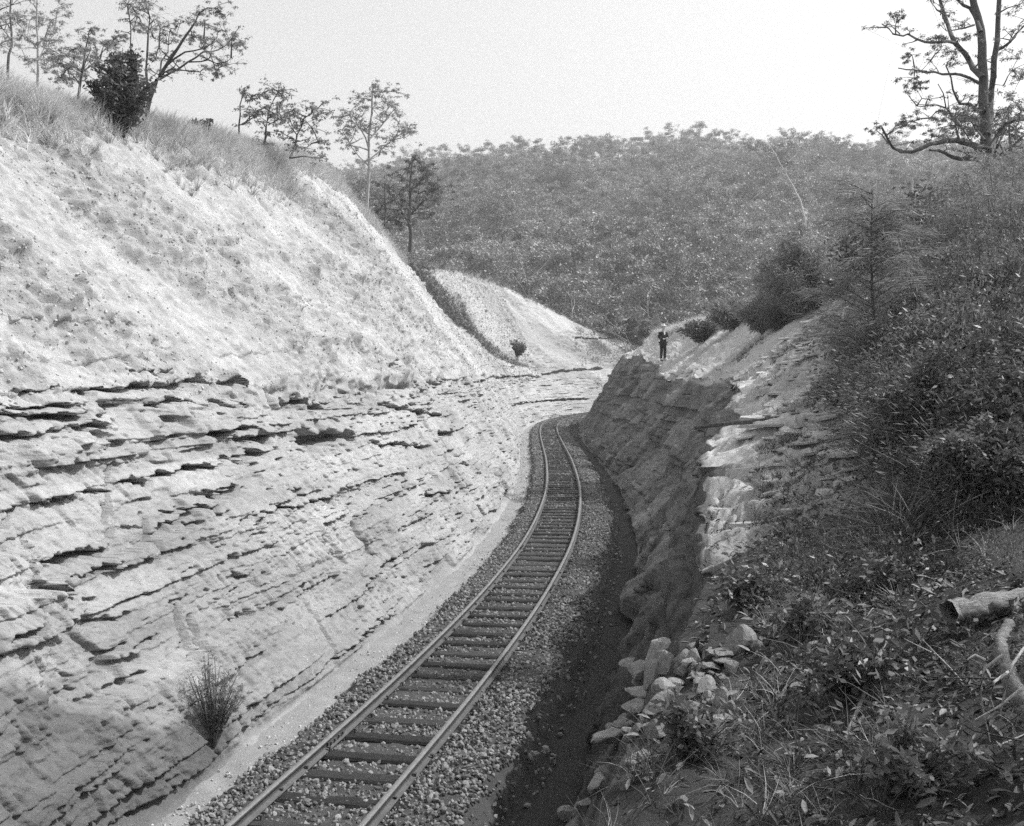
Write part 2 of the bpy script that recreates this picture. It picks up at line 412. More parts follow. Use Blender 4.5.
# normal of the plain surface in section (for soft offsets)
gxv, gzv = np.gradient(XL, axis=0), np.gradient(ZL, axis=0)
ln = np.hypot(gxv, gzv) + 1e-9
nx, nz = gzv / ln, -gxv / ln
dn = dn - .22 * gul
top = sstep(3.0, 3.3, SEGL)
dn = dn + top * .25 * fbm(YYL * .3, XL * .3, 0, 90, 3)
XL2 = XL + dx * sstep(1.0, 1.03, SEGL) + nx * dn
ZL2 = ZL + nz * dn
toneL = .375 + .08 * fbm(YYL * .5, ZL * 2, 0, 95, 3)
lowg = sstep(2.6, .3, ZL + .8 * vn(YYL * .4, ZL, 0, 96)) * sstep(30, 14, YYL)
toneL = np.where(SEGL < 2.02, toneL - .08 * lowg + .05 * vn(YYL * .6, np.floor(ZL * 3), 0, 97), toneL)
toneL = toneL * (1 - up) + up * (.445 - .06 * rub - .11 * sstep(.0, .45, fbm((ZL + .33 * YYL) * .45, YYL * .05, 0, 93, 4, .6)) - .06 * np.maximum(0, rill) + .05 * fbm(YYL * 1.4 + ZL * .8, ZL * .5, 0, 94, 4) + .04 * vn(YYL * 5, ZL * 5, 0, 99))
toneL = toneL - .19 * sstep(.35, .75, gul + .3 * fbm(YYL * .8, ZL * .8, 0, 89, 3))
toneL = toneL * (1 - .45 * sstep(.1, -.1, ZL + .55 * (YYL - 9.3) - 1.25 + .3 * fbm(YYL * 2, ZL * 2, 0, 87, 3)))  # low near corner darkened: a shadow painted into the rock tone
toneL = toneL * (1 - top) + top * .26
toneL = toneL * (1 - .1 * sstep(.1, .6, fbm(YYL * .3, ZL * .5, 0, 98, 3)) * (SEGL < 2.02))
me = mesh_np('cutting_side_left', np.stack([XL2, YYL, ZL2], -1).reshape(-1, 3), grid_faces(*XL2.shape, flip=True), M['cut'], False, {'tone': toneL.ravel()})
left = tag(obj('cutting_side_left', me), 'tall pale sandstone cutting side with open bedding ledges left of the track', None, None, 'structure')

# ---- right side
NYR = 640
YR = np.concatenate([np.linspace(-6, 3, 30, endpoint=False), np.exp(np.linspace(np.log(3), np.log(130), NYR - 30))])
XR, YYR, ZR, SEGR = grid_surface(right_ctrl, YR, [3, 170, 150, 70, 26], 2.0)
steep = sstep(2.08, 1.98, SEGR) * sstep(1.0, 1.04, SEGR)
sw = sstep(2.45, 1.98, SEGR) * sstep(1.0, 1.04, SEGR)
dxr = -sw * (strata(YYR, ZR, 41, .1, .7, .13, .12, .05) + .10 * fbm(YYR * 1.5 + ZR * .5, ZR * .8, 0, 56, 4) + .20 * fbm(YYR * .4, ZR * .7, 0, 42, 5, .58) + .10 * fbm(YYR * 2.6, ZR * 3, 0, 43, 4, .65) + .07 * np.abs(fbm(YYR * .9 + ZR * .6, ZR * .35, 0, 38, 4)))
shelf = sstep(1.97, 2.03, SEGR) * sstep(3.1, 2.95, SEGR)
slabw = shelf * sstep(9, 13, YYR) * sstep(36, 32, YYR)
zq = .10 * YYR + .045 * XR + .16 * fbm(YYR * .5, XR * .5, 0, 45, 3) + .12 * fbm(YYR * 1.6, XR * 1.2, 0, 46, 5, .6)
st = .11 + 0 * ZR
fr = zq / st - np.floor(zq / st)
terr = (np.floor(zq / st) + sstep(.72, .98, fr)) * st - zq
dzr = slabw * (terr * 2.5 + .05 * fbm(YYR * 4, XR * 4, 0, 47, 3) + .10 * fbm(YYR * .6, XR * .6, 0, 48, 2))
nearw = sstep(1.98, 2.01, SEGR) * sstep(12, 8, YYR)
dzr = dzr + nearw * (.22 * fbm(YYR * .8, XR * .8, 0, 49, 4))
hillw = sstep(2.9, 3.2, SEGR)
dzr = dzr + hillw * (.35 * fbm(YYR * .25, XR * .25, 0, 50, 3) + .08 * fbm(YYR * 1.5, XR * 1.5, 0, 51, 3))
midw = shelf * sstep(33, 40, YYR)
dzr = dzr + midw * (.5 * fbm(YYR * .5, XR * .6, 0, 52, 6, .68) - .25 * np.abs(fbm(YYR * .35 + XR * .2, XR * .5, 0, 39, 4)))
cy, cz_ = YYR * .8 + ZR * .35 + .3 * vn(YYR, ZR, 0, 23), ZR * .9 + .25 * vn(YYR * .7, ZR, 0, 24)
c1, c2 = np.floor(cy), np.floor(cz_); b1 = sstep(.88, 1, cy - c1); b2 = sstep(.85, 1, cz_ - c2)
hh = lambda a, b: H(a, b, 0 * a, 25) * 2 - 1
cell = (hh(c1, c2) * (1 - b1) + hh(c1 + 1, c2) * b1) * (1 - b2) + (hh(c1, c2 + 1) * (1 - b1) + hh(c1 + 1, c2 + 1) * b1) * b2
dxr = (dxr - sw * (.11 * cell + .05 * fbm(YYR * 5, ZR * 6, 0, 26, 3))) * (1 - .65 * sstep(14, 9, YYR)) + sw * .12 * sstep(13, 8, YYR)
lipw = np.exp(-((SEGR - 2.0) / .09) ** 2) * sstep(9, 13, YYR)
dzr = dzr + lipw * (.22 * fbm(YYR * .8, 0 * YYR, 0, 22, 4, .65))
XR2, ZR2 = XR + dxr, ZR + dzr
toneR = steep * np.clip(.145 + .16 * fbm(YYR * .5 + ZR * .2, ZR * .7, 0, 53, 5, .68) + .16 * np.maximum(0, fbm(YYR * 1.6 + ZR * 1.5, ZR * .6 - YYR * .2, 0, 37, 3)) - .12 * sstep(.04, 0, np.abs(fbm(YYR * .7, ZR * 1.4, 0, 36, 3))), .04, .5) + (1 - steep) * .30  # shade of the steep face put into its tone, plus random rock streaks
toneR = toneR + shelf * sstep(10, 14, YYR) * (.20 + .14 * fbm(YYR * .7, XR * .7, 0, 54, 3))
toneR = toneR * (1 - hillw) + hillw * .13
toneR = np.where((steep > .5), toneR * (1 - .55 * sstep(20, 12, YYR)), toneR)  # near end of the steep face toned darker still, as painted shade
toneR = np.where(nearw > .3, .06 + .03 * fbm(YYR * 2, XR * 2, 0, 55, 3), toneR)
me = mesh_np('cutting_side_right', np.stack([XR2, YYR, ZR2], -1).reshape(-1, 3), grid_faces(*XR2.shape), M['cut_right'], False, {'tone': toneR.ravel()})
right = tag(obj('cutting_side_right', me), 'shaded rock cutting side and grassy bank right of the track', None, None, 'structure')

def ground_left(X, Y):
    """height of the left side at plan positions behind the crest"""
    P = left_ctrl(np.asarray(Y, float)); out = np.zeros_like(np.asarray(X, float))
    xs = np.array([p[0] for p in P[1:]])[::-1]; zs = np.array([p[1] for p in P[1:]])[::-1]
    return np.array([np.interp(x, xs[:, i], zs[:, i]) for i, x in enumerate(np.atleast_1d(X))])
def ground_right(X, Y):
    P = right_ctrl(np.asarray(Y, float))
    xs = np.array([p[0] for p in P[1:]]); zs = np.array([p[1] for p in P[1:]])
    return np.array([np.interp(x, xs[:, i], zs[:, i]) for i, x in enumerate(np.atleast_1d(X))])

# ---- floor of the cutting with the ballast bed
ns = 620
sv = np.concatenate([np.linspace(0, 14, 40, endpoint=False), 6 + np.exp(np.linspace(np.log(8), np.log(SG[-1] - 8), ns - 40))])
ov = np.concatenate([np.linspace(-3.2, -1.65, 14), np.linspace(-1.6, 1.75, 70), np.linspace(1.8, 3.3, 22)])
PX, PY, TX, TY = path(sv)
O, SS = np.meshgrid(ov, sv, indexing='ij')
Fx = PX[None] + O * TY[None]; Fy = PY[None] - O * TX[None]
edge_r = 1.16 + .12 * fbm(SS * 1.6, 0 * SS, 0, 101, 3); edge_l = 1.0 + .10 * fbm(SS * 1.6, 0 * SS, 0, 102, 3)
bal = sstep(edge_r + .45, edge_r, O) * sstep(-edge_l - .35, -edge_l, O)
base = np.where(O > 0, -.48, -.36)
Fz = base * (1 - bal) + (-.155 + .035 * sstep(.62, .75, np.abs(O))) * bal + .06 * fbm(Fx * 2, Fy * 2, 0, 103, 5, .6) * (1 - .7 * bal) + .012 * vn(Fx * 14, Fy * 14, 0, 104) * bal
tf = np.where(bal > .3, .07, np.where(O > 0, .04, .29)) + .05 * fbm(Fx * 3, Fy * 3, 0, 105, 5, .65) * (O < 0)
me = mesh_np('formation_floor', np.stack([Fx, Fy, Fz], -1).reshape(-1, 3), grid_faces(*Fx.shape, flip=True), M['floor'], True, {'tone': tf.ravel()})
tag(obj('formation_floor', me), 'narrow cutting floor of soil and gravel carrying the track', None, None, 'structure')

# ---- far hillside and the plain under everything
def hill_z(X, Y):
    X = np.asarray(X, float); Y = np.asarray(Y, float)
    r = np.clip((Y - 122) / 215, 0, 1.0)
    z = -1 + 62 * (r ** .92) * (1 + .05 * vn(X * .012, 0 * X, 0, 111)) + 3.0 * vn(X * .02, Y * .02, 0, 112) * r
    z = z - 9 * sstep(10, -90, X) * r - .04 * np.maximum(0, Y - 337)
    return z
hx = np.linspace(-420, 520, 150); hy = np.concatenate([np.linspace(112, 360, 110), np.linspace(370, 1000, 20)])
HX, HY = np.meshgrid(hx, hy, indexing='ij')
HZ = hill_z(HX, HY)
HZ = np.where(HY < 116, np.minimum(HZ, -3), HZ)
me = mesh_np('hillside', np.stack([HX, HY, HZ], -1).reshape(-1, 3), grid_faces(*HX.shape, flip=True), M['hill'], True)
tag(obj('hillside', me), 'forested far hillside rising behind the cutting', None, None, 'structure')
me = mesh_np('ground', [(-4000, -3000, -20), (4000, -3000, -20), (4000, 5000, -20), (-4000, 5000, -20)], [(0, 1, 2, 3)], M['plain'])
tag(obj('ground', me), 'low country under and beyond the hills', None, None, 'structure')

# ------------------------------------------------------------------ scattering of uncountable stuff
protos = bpy.data.collections.new('prototypes')          # never linked: only instanced
def proto(name, me):
    o = bpy.data.objects.new(name, me); return o
def scatter(name, pts, rot, scl, meshes, label):
    """one object: instances of a few small meshes on measured points"""
    col = bpy.data.collections.new(name + '_pieces')
    for i, m_ in enumerate(meshes): col.objects.link(bpy.data.objects.new('%s_%02d' % (name, i), m_))
    me = bpy.data.meshes.new(name); n = len(pts)
    me.vertices.add(n); me.vertices.foreach_set('co', np.asarray(pts, np.float32).ravel())
    a = me.attributes.new('rot', 'FLOAT_VECTOR', 'POINT'); a.data.foreach_set('vector', np.asarray(rot, np.float32).ravel())
    scl = np.asarray(scl, np.float32)
    if scl.ndim == 1: scl = np.repeat(scl[:, None], 3, 1)
    a = me.attributes.new('scl', 'FLOAT_VECTOR', 'POINT'); a.data.foreach_set('vector', np.ascontiguousarray(scl).ravel())
    o = obj(name, me)
    ng = bpy.data.node_groups.new(name + '_scatter', 'GeometryNodeTree')
    ng.interface.new_socket('Geometry', in_out='INPUT', socket_type='NodeSocketGeometry')
    ng.interface.new_socket('Geometry', in_out='OUTPUT', socket_type='NodeSocketGeometry')
    N, L = ng.nodes, ng.links
    gi, go = N.new('NodeGroupInput'), N.new('NodeGroupOutput')
    ci = N.new('GeometryNodeCollectionInfo'); ci.inputs['Collection'].default_value = col
    ci.inputs['Separate Children'].default_value = True; ci.inputs['Reset Children'].default_value = True
    ip = N.new('GeometryNodeInstanceOnPoints'); ip.inputs['Pick Instance'].default_value = True
    ra = N.new('GeometryNodeInputNamedAttribute'); ra.data_type = 'FLOAT_VECTOR'; ra.inputs[0].default_value = 'rot'
    sa = N.new('GeometryNodeInputNamedAttribute'); sa.data_type = 'FLOAT_VECTOR'; sa.inputs[0].default_value = 'scl'
    er = N.new('FunctionNodeEulerToRotation')
    L.new(ra.outputs[0], er.inputs[0])
    L.new(gi.outputs[0], ip.inputs['Points']); L.new(ci.outputs[0], ip.inputs['Instance'])
    L.new(er.outputs[0], ip.inputs['Rotation']); L.new(sa.outputs[0], ip.inputs['Scale'])
    L.new(ip.outputs[0], go.inputs[0])
    md = o.modifiers.new('scatter', 'NODES'); md.node_group = ng
    return tag(o, label, None, None, 'stuff')

def stone_mesh(name, seed, m, sub=1, flat=.75, rough=.3):
    bm = bmesh.new(); bmesh.ops.create_icosphere(bm, subdivisions=sub, radius=.5)
    g = np.random.default_rng(seed)
    ax = g.uniform(.7, 1.25, 3); ax[2] *= flat
    planes = [(Vector(g.normal(size=3)).normalized(), g.uniform(.22, .42)) for _ in range(11)]
    for v in bm.verts:
        for n_, d in planes:
            e = v.co.dot(n_) - d
            if e > 0: v.co -= n_ * e
        v.co = Vector((v.co.x * ax[0], v.co.y * ax[1], v.co.z * ax[2])) * (1 + rough * .3 * (g.random() - .5))
    me = bpy.data.meshes.new(name); bm.to_mesh(me); bm.free(); me.materials.append(m)
    return me

def rand_rot(n): return rng.uniform(0, 6.28, (n, 3))

# ballast
n = 46000
Yb = np.exp(rng.uniform(np.log(7.5), np.log(105), n))
ob = rng.uniform(-1.42, 1.75, n)
sb = s_of(Yb)
px_, py_, tx_, ty_ = path(sb)
er_ = 1.20 + .16 * fbm(sb * 1.6, 0 * sb, 0, 101, 3) + .05; el_ = 1.02 + .13 * fbm(sb * 1.6, 0 * sb, 0, 102, 3)
k = (ob < er_ + .45) & (ob > -el_ - .35) & ((ob < er_ + .10) | (rng.random(n) < .16)) & ((ob > -el_ - .1) | (rng.random(n) < .12))
ob, sb, px_, py_, tx_, ty_, Yb, er_, el_ = [a[k] for a in (ob, sb, px_, py_, tx_, ty_, Yb, er_, el_)]
bz = -.15 - .30 * sstep(er_, er_ + .45, ob) - .2 * sstep(-el_, -el_ - .35, ob)
inner = np.abs(ob) < .50
bz = bz + .03 * fbm(px_ * 1.3 + ob, py_ * 1.3, 0, 106, 3) + .035 * sstep(.62, .75, np.abs(ob)) * (bz > -.2) - .005 + rng.uniform(-.015, .02, len(ob)) - .017 * inner
sc = rng.uniform(.03, .07, len(ob)) * rng.choice([1, 1, 1, 1.5], len(ob)) * np.maximum(1, Yb / 30) ** .7
scatter('ballast', np.stack([px_ + ob * ty_, py_ - ob * tx_, bz], -1), rand_rot(len(ob)), sc,
        [stone_mesh('ballast_stone', 200 + i, M['ballast'], 1) for i in range(6)], 'broken dark stone ballast packed round the sleepers')

# ------------------------------------------------------------------ the track: one thing
track = tag(empty('railway_track', (0, 0, 0)), 'narrow gauge railway track curving through the cutting', 'track')
prof = [(-.055, -.11), (.055, -.11), (.055, -.100), (.012, -.088), (.008, -.078), (.008, -.040), (.027, -.030), (.029, -.006), (.024, 0), (-.024, 0), (-.029, -.006), (-.027, -.030), (-.008, -.040), (-.008, -.078), (-.012, -.088), (-.055, -.100)]
def rail_mesh(off):
    s = np.concatenate([np.arange(3.0, 60, .35), np.arange(60, SG[-1] - 1, .6)])
    X, Y, a, b = path(s); V = []; Fq = []; mi = []
    k = len(prof)
    for i in range(len(s)):
        for (po, pz) in prof: V.append((X[i] + (off + po) * b[i], Y[i] - (off + po) * a[i], pz + .002 * math.sin(s[i] * 1.1)))
    for i in range(len(s) - 1):
        for j in range(k):
            Fq.append((i * k + j, i * k + (j + 1) % k, (i + 1) * k + (j + 1) % k, (i + 1) * k + j)); mi.append(1 if j in (7, 8, 9) else 0)
    return mesh_np('rail', V, Fq, None, False, None, [M['steel'], M['head']], mi)
rails = [obj('rail', rail_mesh(o_), track) for o_ in (-.56, .56)]

def box_bm(bm, lx, ly, lz, mtx, taper=0.0):
    r = bmesh.ops.create_cube(bm, size=1.0)
    for v in r['verts']:
        v.co = mtx @ Vector((v.co.x * lx, v.co.y * ly, v.co.z * lz))
    return r['verts']
def sleeper_mesh(seed):
    g = random.Random(seed)
    bm = bmesh.new(); L_, w, h = 2.05 + g.uniform(-.05, .05), .19 + g.uniform(-.03, .03), .13
    nseg = 14; rings = []
    for i in range(nseg + 1):
        x = -L_ / 2 + L_ * i / nseg; ww = w / 2 * (1 + g.uniform(-.05, .05)); dz = g.uniform(-.004, .004)
        pr = [(-ww, -h), (-ww * 1.02, -.03), (-ww * .82, -.004), (0, .002), (ww * .82, -.004), (ww * 1.02, -.03), (ww, -h)]
        rings.append([bm.verts.new((x, a + g.uniform(-.004, .004), b + dz)) for a, b in pr])
    for i in range(nseg):
        for j in range(6): bm.faces.new((rings[i][j], rings[i + 1][j], rings[i + 1][j + 1], rings[i][j + 1]))
    bm.faces.new(rings[0][::-1]); bm.faces.new(rings[-1])
    bmesh.ops.recalc_face_normals(bm, faces=bm.faces)
    me = bpy.data.meshes.new('sleeper'); bm.to_mesh(me); bm.free(); me.materials.append(M['timber'])
    return me
sl_m = [sleeper_mesh(i) for i in range(7)]
spm = bpy.data.meshes.new('spike'); bm = bmesh.new()
box_bm(bm, .018, .018, .05, Matrix.Translation((0, 0, .0))); box_bm(bm, .035, .028, .014, Matrix.Translation((.006, 0, .03)))
bm.to_mesh(spm); bm.free(); spm.materials.append(M['steel'])
s0 = s_of(7.2); i = 0
while True:
    s_ = s0 + i * .605
    if s_ > s_of(104): break
    X, Y, a, b = path(s_)
    o_ = obj('sleeper', sl_m[i % 7], track)
    ang = math.atan2(-a, b)
    j = random.uniform(-.02, .02)
    o_.location = (X + random.uniform(-.04, .04), Y + random.uniform(-.05, .05), -.110 + random.uniform(-.02, .0)); o_.rotation_euler = (0, 0, ang + j * 1.6)
    if Y < 22:
        for off in (-.56, .56):
            for sd in (-1, 1):
                q = obj('spike', spm, o_, (off + sd * .066, sd * .04, .012)); q.rotation_euler.z = 0 if sd < 0 else math.pi
    i += 1
# fishplates at the rail joints
fpm = bpy.data.meshes.new('fishplate'); bm = bmesh.new()
box_bm(bm, .016, .48, .05, Matrix.Translation((0, 0, 0)))
for q in (-.17, -.06, .06, .17): box_bm(bm, .026, .03, .03, Matrix.Translation((.012, q, 0)))
bm.to_mesh(fpm); bm.free(); fpm.materials.append(M['steel'])
for s_, r_, off in ((s_of(11.6), 0, -.56), (s_of(20.0), 1, .56), (s_of(24.5), 0, -.56)):
    X, Y, a, b = path(s_)
    for sd in (-1, 1):
        o_ = obj('fishplate', fpm, rails[r_]); o_.rotation_euler.z = math.atan2(-a, b) + (math.pi if sd < 0 else 0)
        q = off + sd * .021; o_.location = (X + q * b, Y - q * a, -.058)

# ------------------------------------------------------------------ vegetation builders
class Wood:
    """tapered limbs collected into one mesh"""
    def __init__(self): self.V, self.F, self.n = [], [], 0
    def limb(self, pts, r0, r1, sides=6, jit=0.0):
        pts = [np.array(p, float) for p in pts]; k = len(pts)
        if k < 2: return
        base = self.n
        for i, p in enumerate(pts):
            d = pts[min(i + 1, k - 1)] - pts[max(i - 1, 0)]; d /= np.linalg.norm(d) + 1e-9
            u = np.cross(d, (0, 0, 1.0) if abs(d[2]) < .9 else (1.0, 0, 0)); u /= np.linalg.norm(u) + 1e-9
            v = np.cross(d, u); r = r0 + (r1 - r0) * i / (k - 1)
            for j in range(sides):
                a = 2 * math.pi * j / sides
                rr = r * (1 + jit * (random.random() - .5))
                self.V.append(p + rr * (math.cos(a) * u + math.sin(a) * v))
        for i in range(k - 1):
            for j in range(sides):
                self.F.append((base + i * sides + j, base + i * sides + (j + 1) % sides, base + (i + 1) * sides + (j + 1) % sides, base + (i + 1) * sides + j))
        self.F.append(tuple([base + (k - 1) * sides + j for j in range(4)]))
        self.n += k * sides
    def mesh(self, name, m): return mesh_np(name, np.array(self.V), np.array(self.F), m, True)

def leaf_quads(cent, L_, W_, seed=0, droop=.5, dirs=None, fold=True):
    """leaf blades: a pointed two-triangle blade for each centre"""
    g = np.random.default_rng(seed); n = len(cent)
    d = g.normal(size=(n, 3)); d[:, 2] = d[:, 2] * .6 - droop
    if dirs is not None: d = dirs + .35 * d
    d /= np.linalg.norm(d, axis=1)[:, None] + 1e-9
    r = g.normal(size=(n, 3)); w = np.cross(d, r); w /= np.linalg.norm(w, axis=1)[:, None] + 1e-9
    L_ = np.asarray(L_) * g.uniform(.7, 1.3, n); W_ = np.asarray(W_) * g.uniform(.7, 1.3, n)
    a = cent; b = cent + d * (L_ * .45)[:, None] + w * (W_ * .5)[:, None]
    c = cent + d * L_[:, None]; e = cent + d * (L_ * .45)[:, None] - w * (W_ * .5)[:, None]
    V = np.stack([a, b, c, e], 1).reshape(-1, 3); i = np.arange(n)[:, None] * 4
    return V, i + np.array([[0, 1, 2, 3]])

def clumps(cs, rad, per, seed, squash=.7, shell=.5):
    """leaf centres in ellipsoid clumps round given centres"""
    g = np.random.default_rng(seed); out = []
    for c, r in zip(cs, np.broadcast_to(rad, len(cs))):
        m_ = max(3, int(per * g.uniform(.6, 1.4)))
        v = g.normal(size=(m_, 3)); v /= np.linalg.norm(v, axis=1)[:, None]
        q = r * (shell + (1 - shell) * g.random(m_)) * g.random(m_) ** .3
        v = v * q[:, None]; v[:, 2] *= squash
        out.append(np.asarray(c) + v)
    return np.concatenate(out)

def gum(seed, h=12.0, spread=.32, bare=.45, nb=9, per=60, leaf=(.34, .13), clump=.9, trunk=.16, lean=.05, sub=3):
    """a gum tree: trunk and limbs, and the leaf clumps at the limb ends"""
    g = random.Random(seed); w = Wood(); tips = []
    p = np.zeros(3); pts = [p]; d = np.array([g.uniform(-lean, lean), g.uniform(-lean, lean), 1])
    n_ = 9
    for i in range(n_):
        d = d + np.array([g.uniform(-.1, .1), g.uniform(-.1, .1), 0]); p = p + d / np.linalg.norm(d) * h * .9 / n_; pts.append(p)
    w.limb(pts, trunk, trunk * .18, 6)
    def on(t):
        q = t * n_; i = min(int(q), n_ - 1); return pts[i] + (pts[i + 1] - pts[i]) * (q - i)
    for b in range(nb):
        t = bare + (1 - bare) * (b + g.random() * .8) / nb; s_ = on(min(t, .99)); az = b * 2.4 + g.uniform(-.5, .5)
        L_ = h * spread * (1.15 - .65 * (t - bare) / (1 - bare)) * g.uniform(.7, 1.2)
        e = s_ + np.array([math.cos(az) * L_, math.sin(az) * L_, L_ * g.uniform(.5, 1.1)])
        m_ = (s_ + e) / 2 + np.array([g.uniform(-.1, .1), g.uniform(-.1, .1), -.08]) * L_
        w.limb([s_, m_, e], trunk * .38 * (1.2 - t * .6), trunk * .06, 4); tips.append(e)
        for k in range(sub):
            az2 = az + g.uniform(-1.2, 1.2); L2 = L_ * g.uniform(.3, .6); q = m_ + (e - m_) * g.uniform(.2, 1)
            e2 = q + np.array([math.cos(az2) * L2, math.sin(az2) * L2, L2 * g.uniform(-.1, .9)])
            w.limb([q, e2], trunk * .1, trunk * .03, 3); tips.append(e2)
    tips.append(pts[-1])
    cen = clumps(tips, clump, per, seed, .55)
    V, F = leaf_quads(cen, leaf[0], leaf[1], seed)
    return w, V, F

def make_tree(name, label, base, w, V, F, bark, leafm, group=None, cat='tree', crown='crown', trunk='trunk', rz=0, sc=1.0):
    t = tag(empty(name, base, rz), label, cat, group); t.scale = (sc,) * 3
    if w is not None: obj(trunk, w.mesh(trunk, bark), t)
    if V is not None: obj(crown, mesh_np(crown, V, F, leafm), t)
    return t

def blade_tuft(name, seed, m, n_=14, h=.5, spread=.25, wid=.012, curve=.5, seg=3):
    g = np.random.default_rng(seed); V, F = [], []
    for b in range(n_):
        az = g.uniform(0, 6.28); r0 = g.uniform(0, .12) * h; hh = h * g.uniform(.5, 1.15); ou = spread * g.uniform(.2, 1.6)
        dx_, dy_ = math.cos(az), math.sin(az); k = len(V); wa = g.uniform(0, 3.14)
        wx, wy = math.cos(wa) * wid, math.sin(wa) * wid
        for s_ in range(seg + 1):
            t = s_ / seg; rr = r0 + ou * hh * (t ** (1 + curve)) * 1.6; z = hh * (t - .28 * ou * t * t * 1.6)
            f = (1 - t) ** .7 + .06
            V += [(dx_ * rr - wx * f, dy_ * rr - wy * f, z), (dx_ * rr + wx * f, dy_ * rr + wy * f, z)]
            if s_: F.append((k + 2 * s_ - 2, k + 2 * s_ - 1, k + 2 * s_ + 1, k + 2 * s_))
    return mesh_np(name, np.array(V), np.array(F), m)

# ------------------------------------------------------------------ forest on the far hillside
FP = []
for i in range(9):
    g = random.Random(900 + i)
    FP.append((gum(700 + i, h=g.uniform(10, 15), spread=g.uniform(.22, .34), bare=g.uniform(.3, .55), nb=g.randint(7, 10), per=44, leaf=(.34, .15), clump=.95, trunk=.19, lean=.12, sub=5)))
F_trunk = [w.mesh('trunk', M['bark_pale'] if i % 3 else M['bark']) for i, (w, V, F) in enumerate(FP)]
F_crown = [mesh_np('crown', V, F, M['leaf_far']) for (w, V, F) in FP]
def joined(w, V, F, i):
    Vw = np.array(w.V); Fw = np.array(w.F)
    return mesh_np('forest_tree', np.concatenate([Vw, V]), [Fw, F + len(Vw)], None, False, None, [M['bark_pale'] if i % 3 else M['bark'], M['leaf_far']],
                   np.concatenate([np.zeros(len(Fw)), np.ones(len(F))]))
F_join = [joined(w, V, F, i) for i, (w, V, F) in enumerate(FP)]
pts = []
y = 121.0
while y < 352:
    stp = 3.6 + (y - 120) * .009
    x = -.36 * y - 6
    while x < .56 * y + 12:
        pts.append((x + rng.uniform(-.48, .48) * stp, y + rng.uniform(-.48, .48) * stp)); x += stp
    y += stp
pts = np.array(pts)
gap = fbm(pts[:, 0] * .06, pts[:, 1] * .05, 0, 115, 3)
pts = pts[(gap > -.28) | (rng.random(len(pts)) < .4)]
pz = hill_z(pts[:, 0], pts[:, 1])
ft = np.column_stack([pts, pz - .15])
order = np.argsort(ft[:, 1]); ft = ft[order]
NEAR = 290
for i in range(min(NEAR, len(ft))):
    k = int(rng.integers(0, 9))
    zone = ft[i, 0] / ft[i, 1]
    where = 'behind the left crest' if zone < -.09 else 'just above the far pale cutting side' if zone < .09 else 'behind the standing person' if zone < .2 else 'left of the big right-hand tree' if zone < .4 else 'behind the big right-hand tree'
    t = tag(empty('forest_tree', ft[i], rng.uniform(0, 6.28)), '%s forest eucalyptus %s' % ('pale-trunked' if k % 3 else 'dark-trunked', where), 'tree', 'nearest forest trees ' + where)
    s_ = rng.uniform(.5, 1.3); t.scale = (s_ * rng.uniform(.9, 1.2), s_ * rng.uniform(.9, 1.2), s_)
    obj('trunk', F_trunk[k], t); obj('crown', F_crown[k], t)
far = ft[NEAR:]
rz = np.zeros((len(far), 3)); rz[:, 2] = rng.uniform(0, 6.28, len(far)); rz[:, :2] = rng.normal(0, .04, (len(far), 2))
ss = rng.uniform(.6, 1.1, len(far)) * (1 + .3 * vn(far[:, 0] * .07, far[:, 1] * .07, 0, 116) * (far[:, 1] < 290)) 
scatter('forest', far, rz, np.stack([ss * rng.uniform(1, 1.3, len(far)), ss * rng.uniform(1, 1.3, len(far)), ss], -1), F_join, 'dense eucalyptus forest covering the far hillside up to the skyline')

# ------------------------------------------------------------------ sampling the built surfaces
from mathutils.bvhtree import BVHTree
def area_w(X, Y, Z):
    P = np.stack([X, Y, Z], -1); a = P[1:, :-1] - P[:-1, :-1]; b = P[:-1, 1:] - P[:-1, :-1]
    return np.linalg.norm(np.cross(a, b), axis=-1)
AL, AR = area_w(XL2, YYL, ZL2), area_w(XR2, YYR, ZR2)
def sample(X, Y, Z, A, wgt, n):
    p = (A * wgt[:-1, :-1]).ravel(); p = p / p.sum()
    i = rng.choice(len(p), n, p=p); r, c = np.divmod(i, A.shape[1]); u, v = rng.random(n), rng.random(n)
    f = lambda Q: (Q[r, c] * (1 - u) * (1 - v) + Q[r + 1, c] * u * (1 - v) + Q[r, c + 1] * (1 - u) * v + Q[r + 1, c + 1] * u * v)
    return np.stack([f(X), f(Y), f(Z)], -1)
def bvh_of(X, Y, Z, a, b):
    X, Y, Z = X[::a, ::b], Y[::a, ::b], Z[::a, ::b]
    return BVHTree.FromPolygons(np.stack([X, Y, Z], -1).reshape(-1, 3).tolist(), grid_faces(*X.shape).tolist())
B_R, B_L = bvh_of(XR2, YYR, ZR2, 2, 2), bvh_of(XL2, YYL, ZL2, 2, 2)
def on(bvh, px, py):
    o_ = Vector((0, 0, CH)); d = (at(px, py, 1.0) - o_).normalized()
    h = bvh.ray_cast(o_, d); return h[0]
def drop(bvh, x, y):
    h = bvh.ray_cast(Vector((x, y, 60)), Vector((0, 0, -1))); return h[0].z if h[0] is not None else 0
def tuft_rot(n, tilt=.15):
    r = rng.normal(0, tilt, (n, 3)); r[:, 2] = rng.uniform(0, 6.28, n); return r

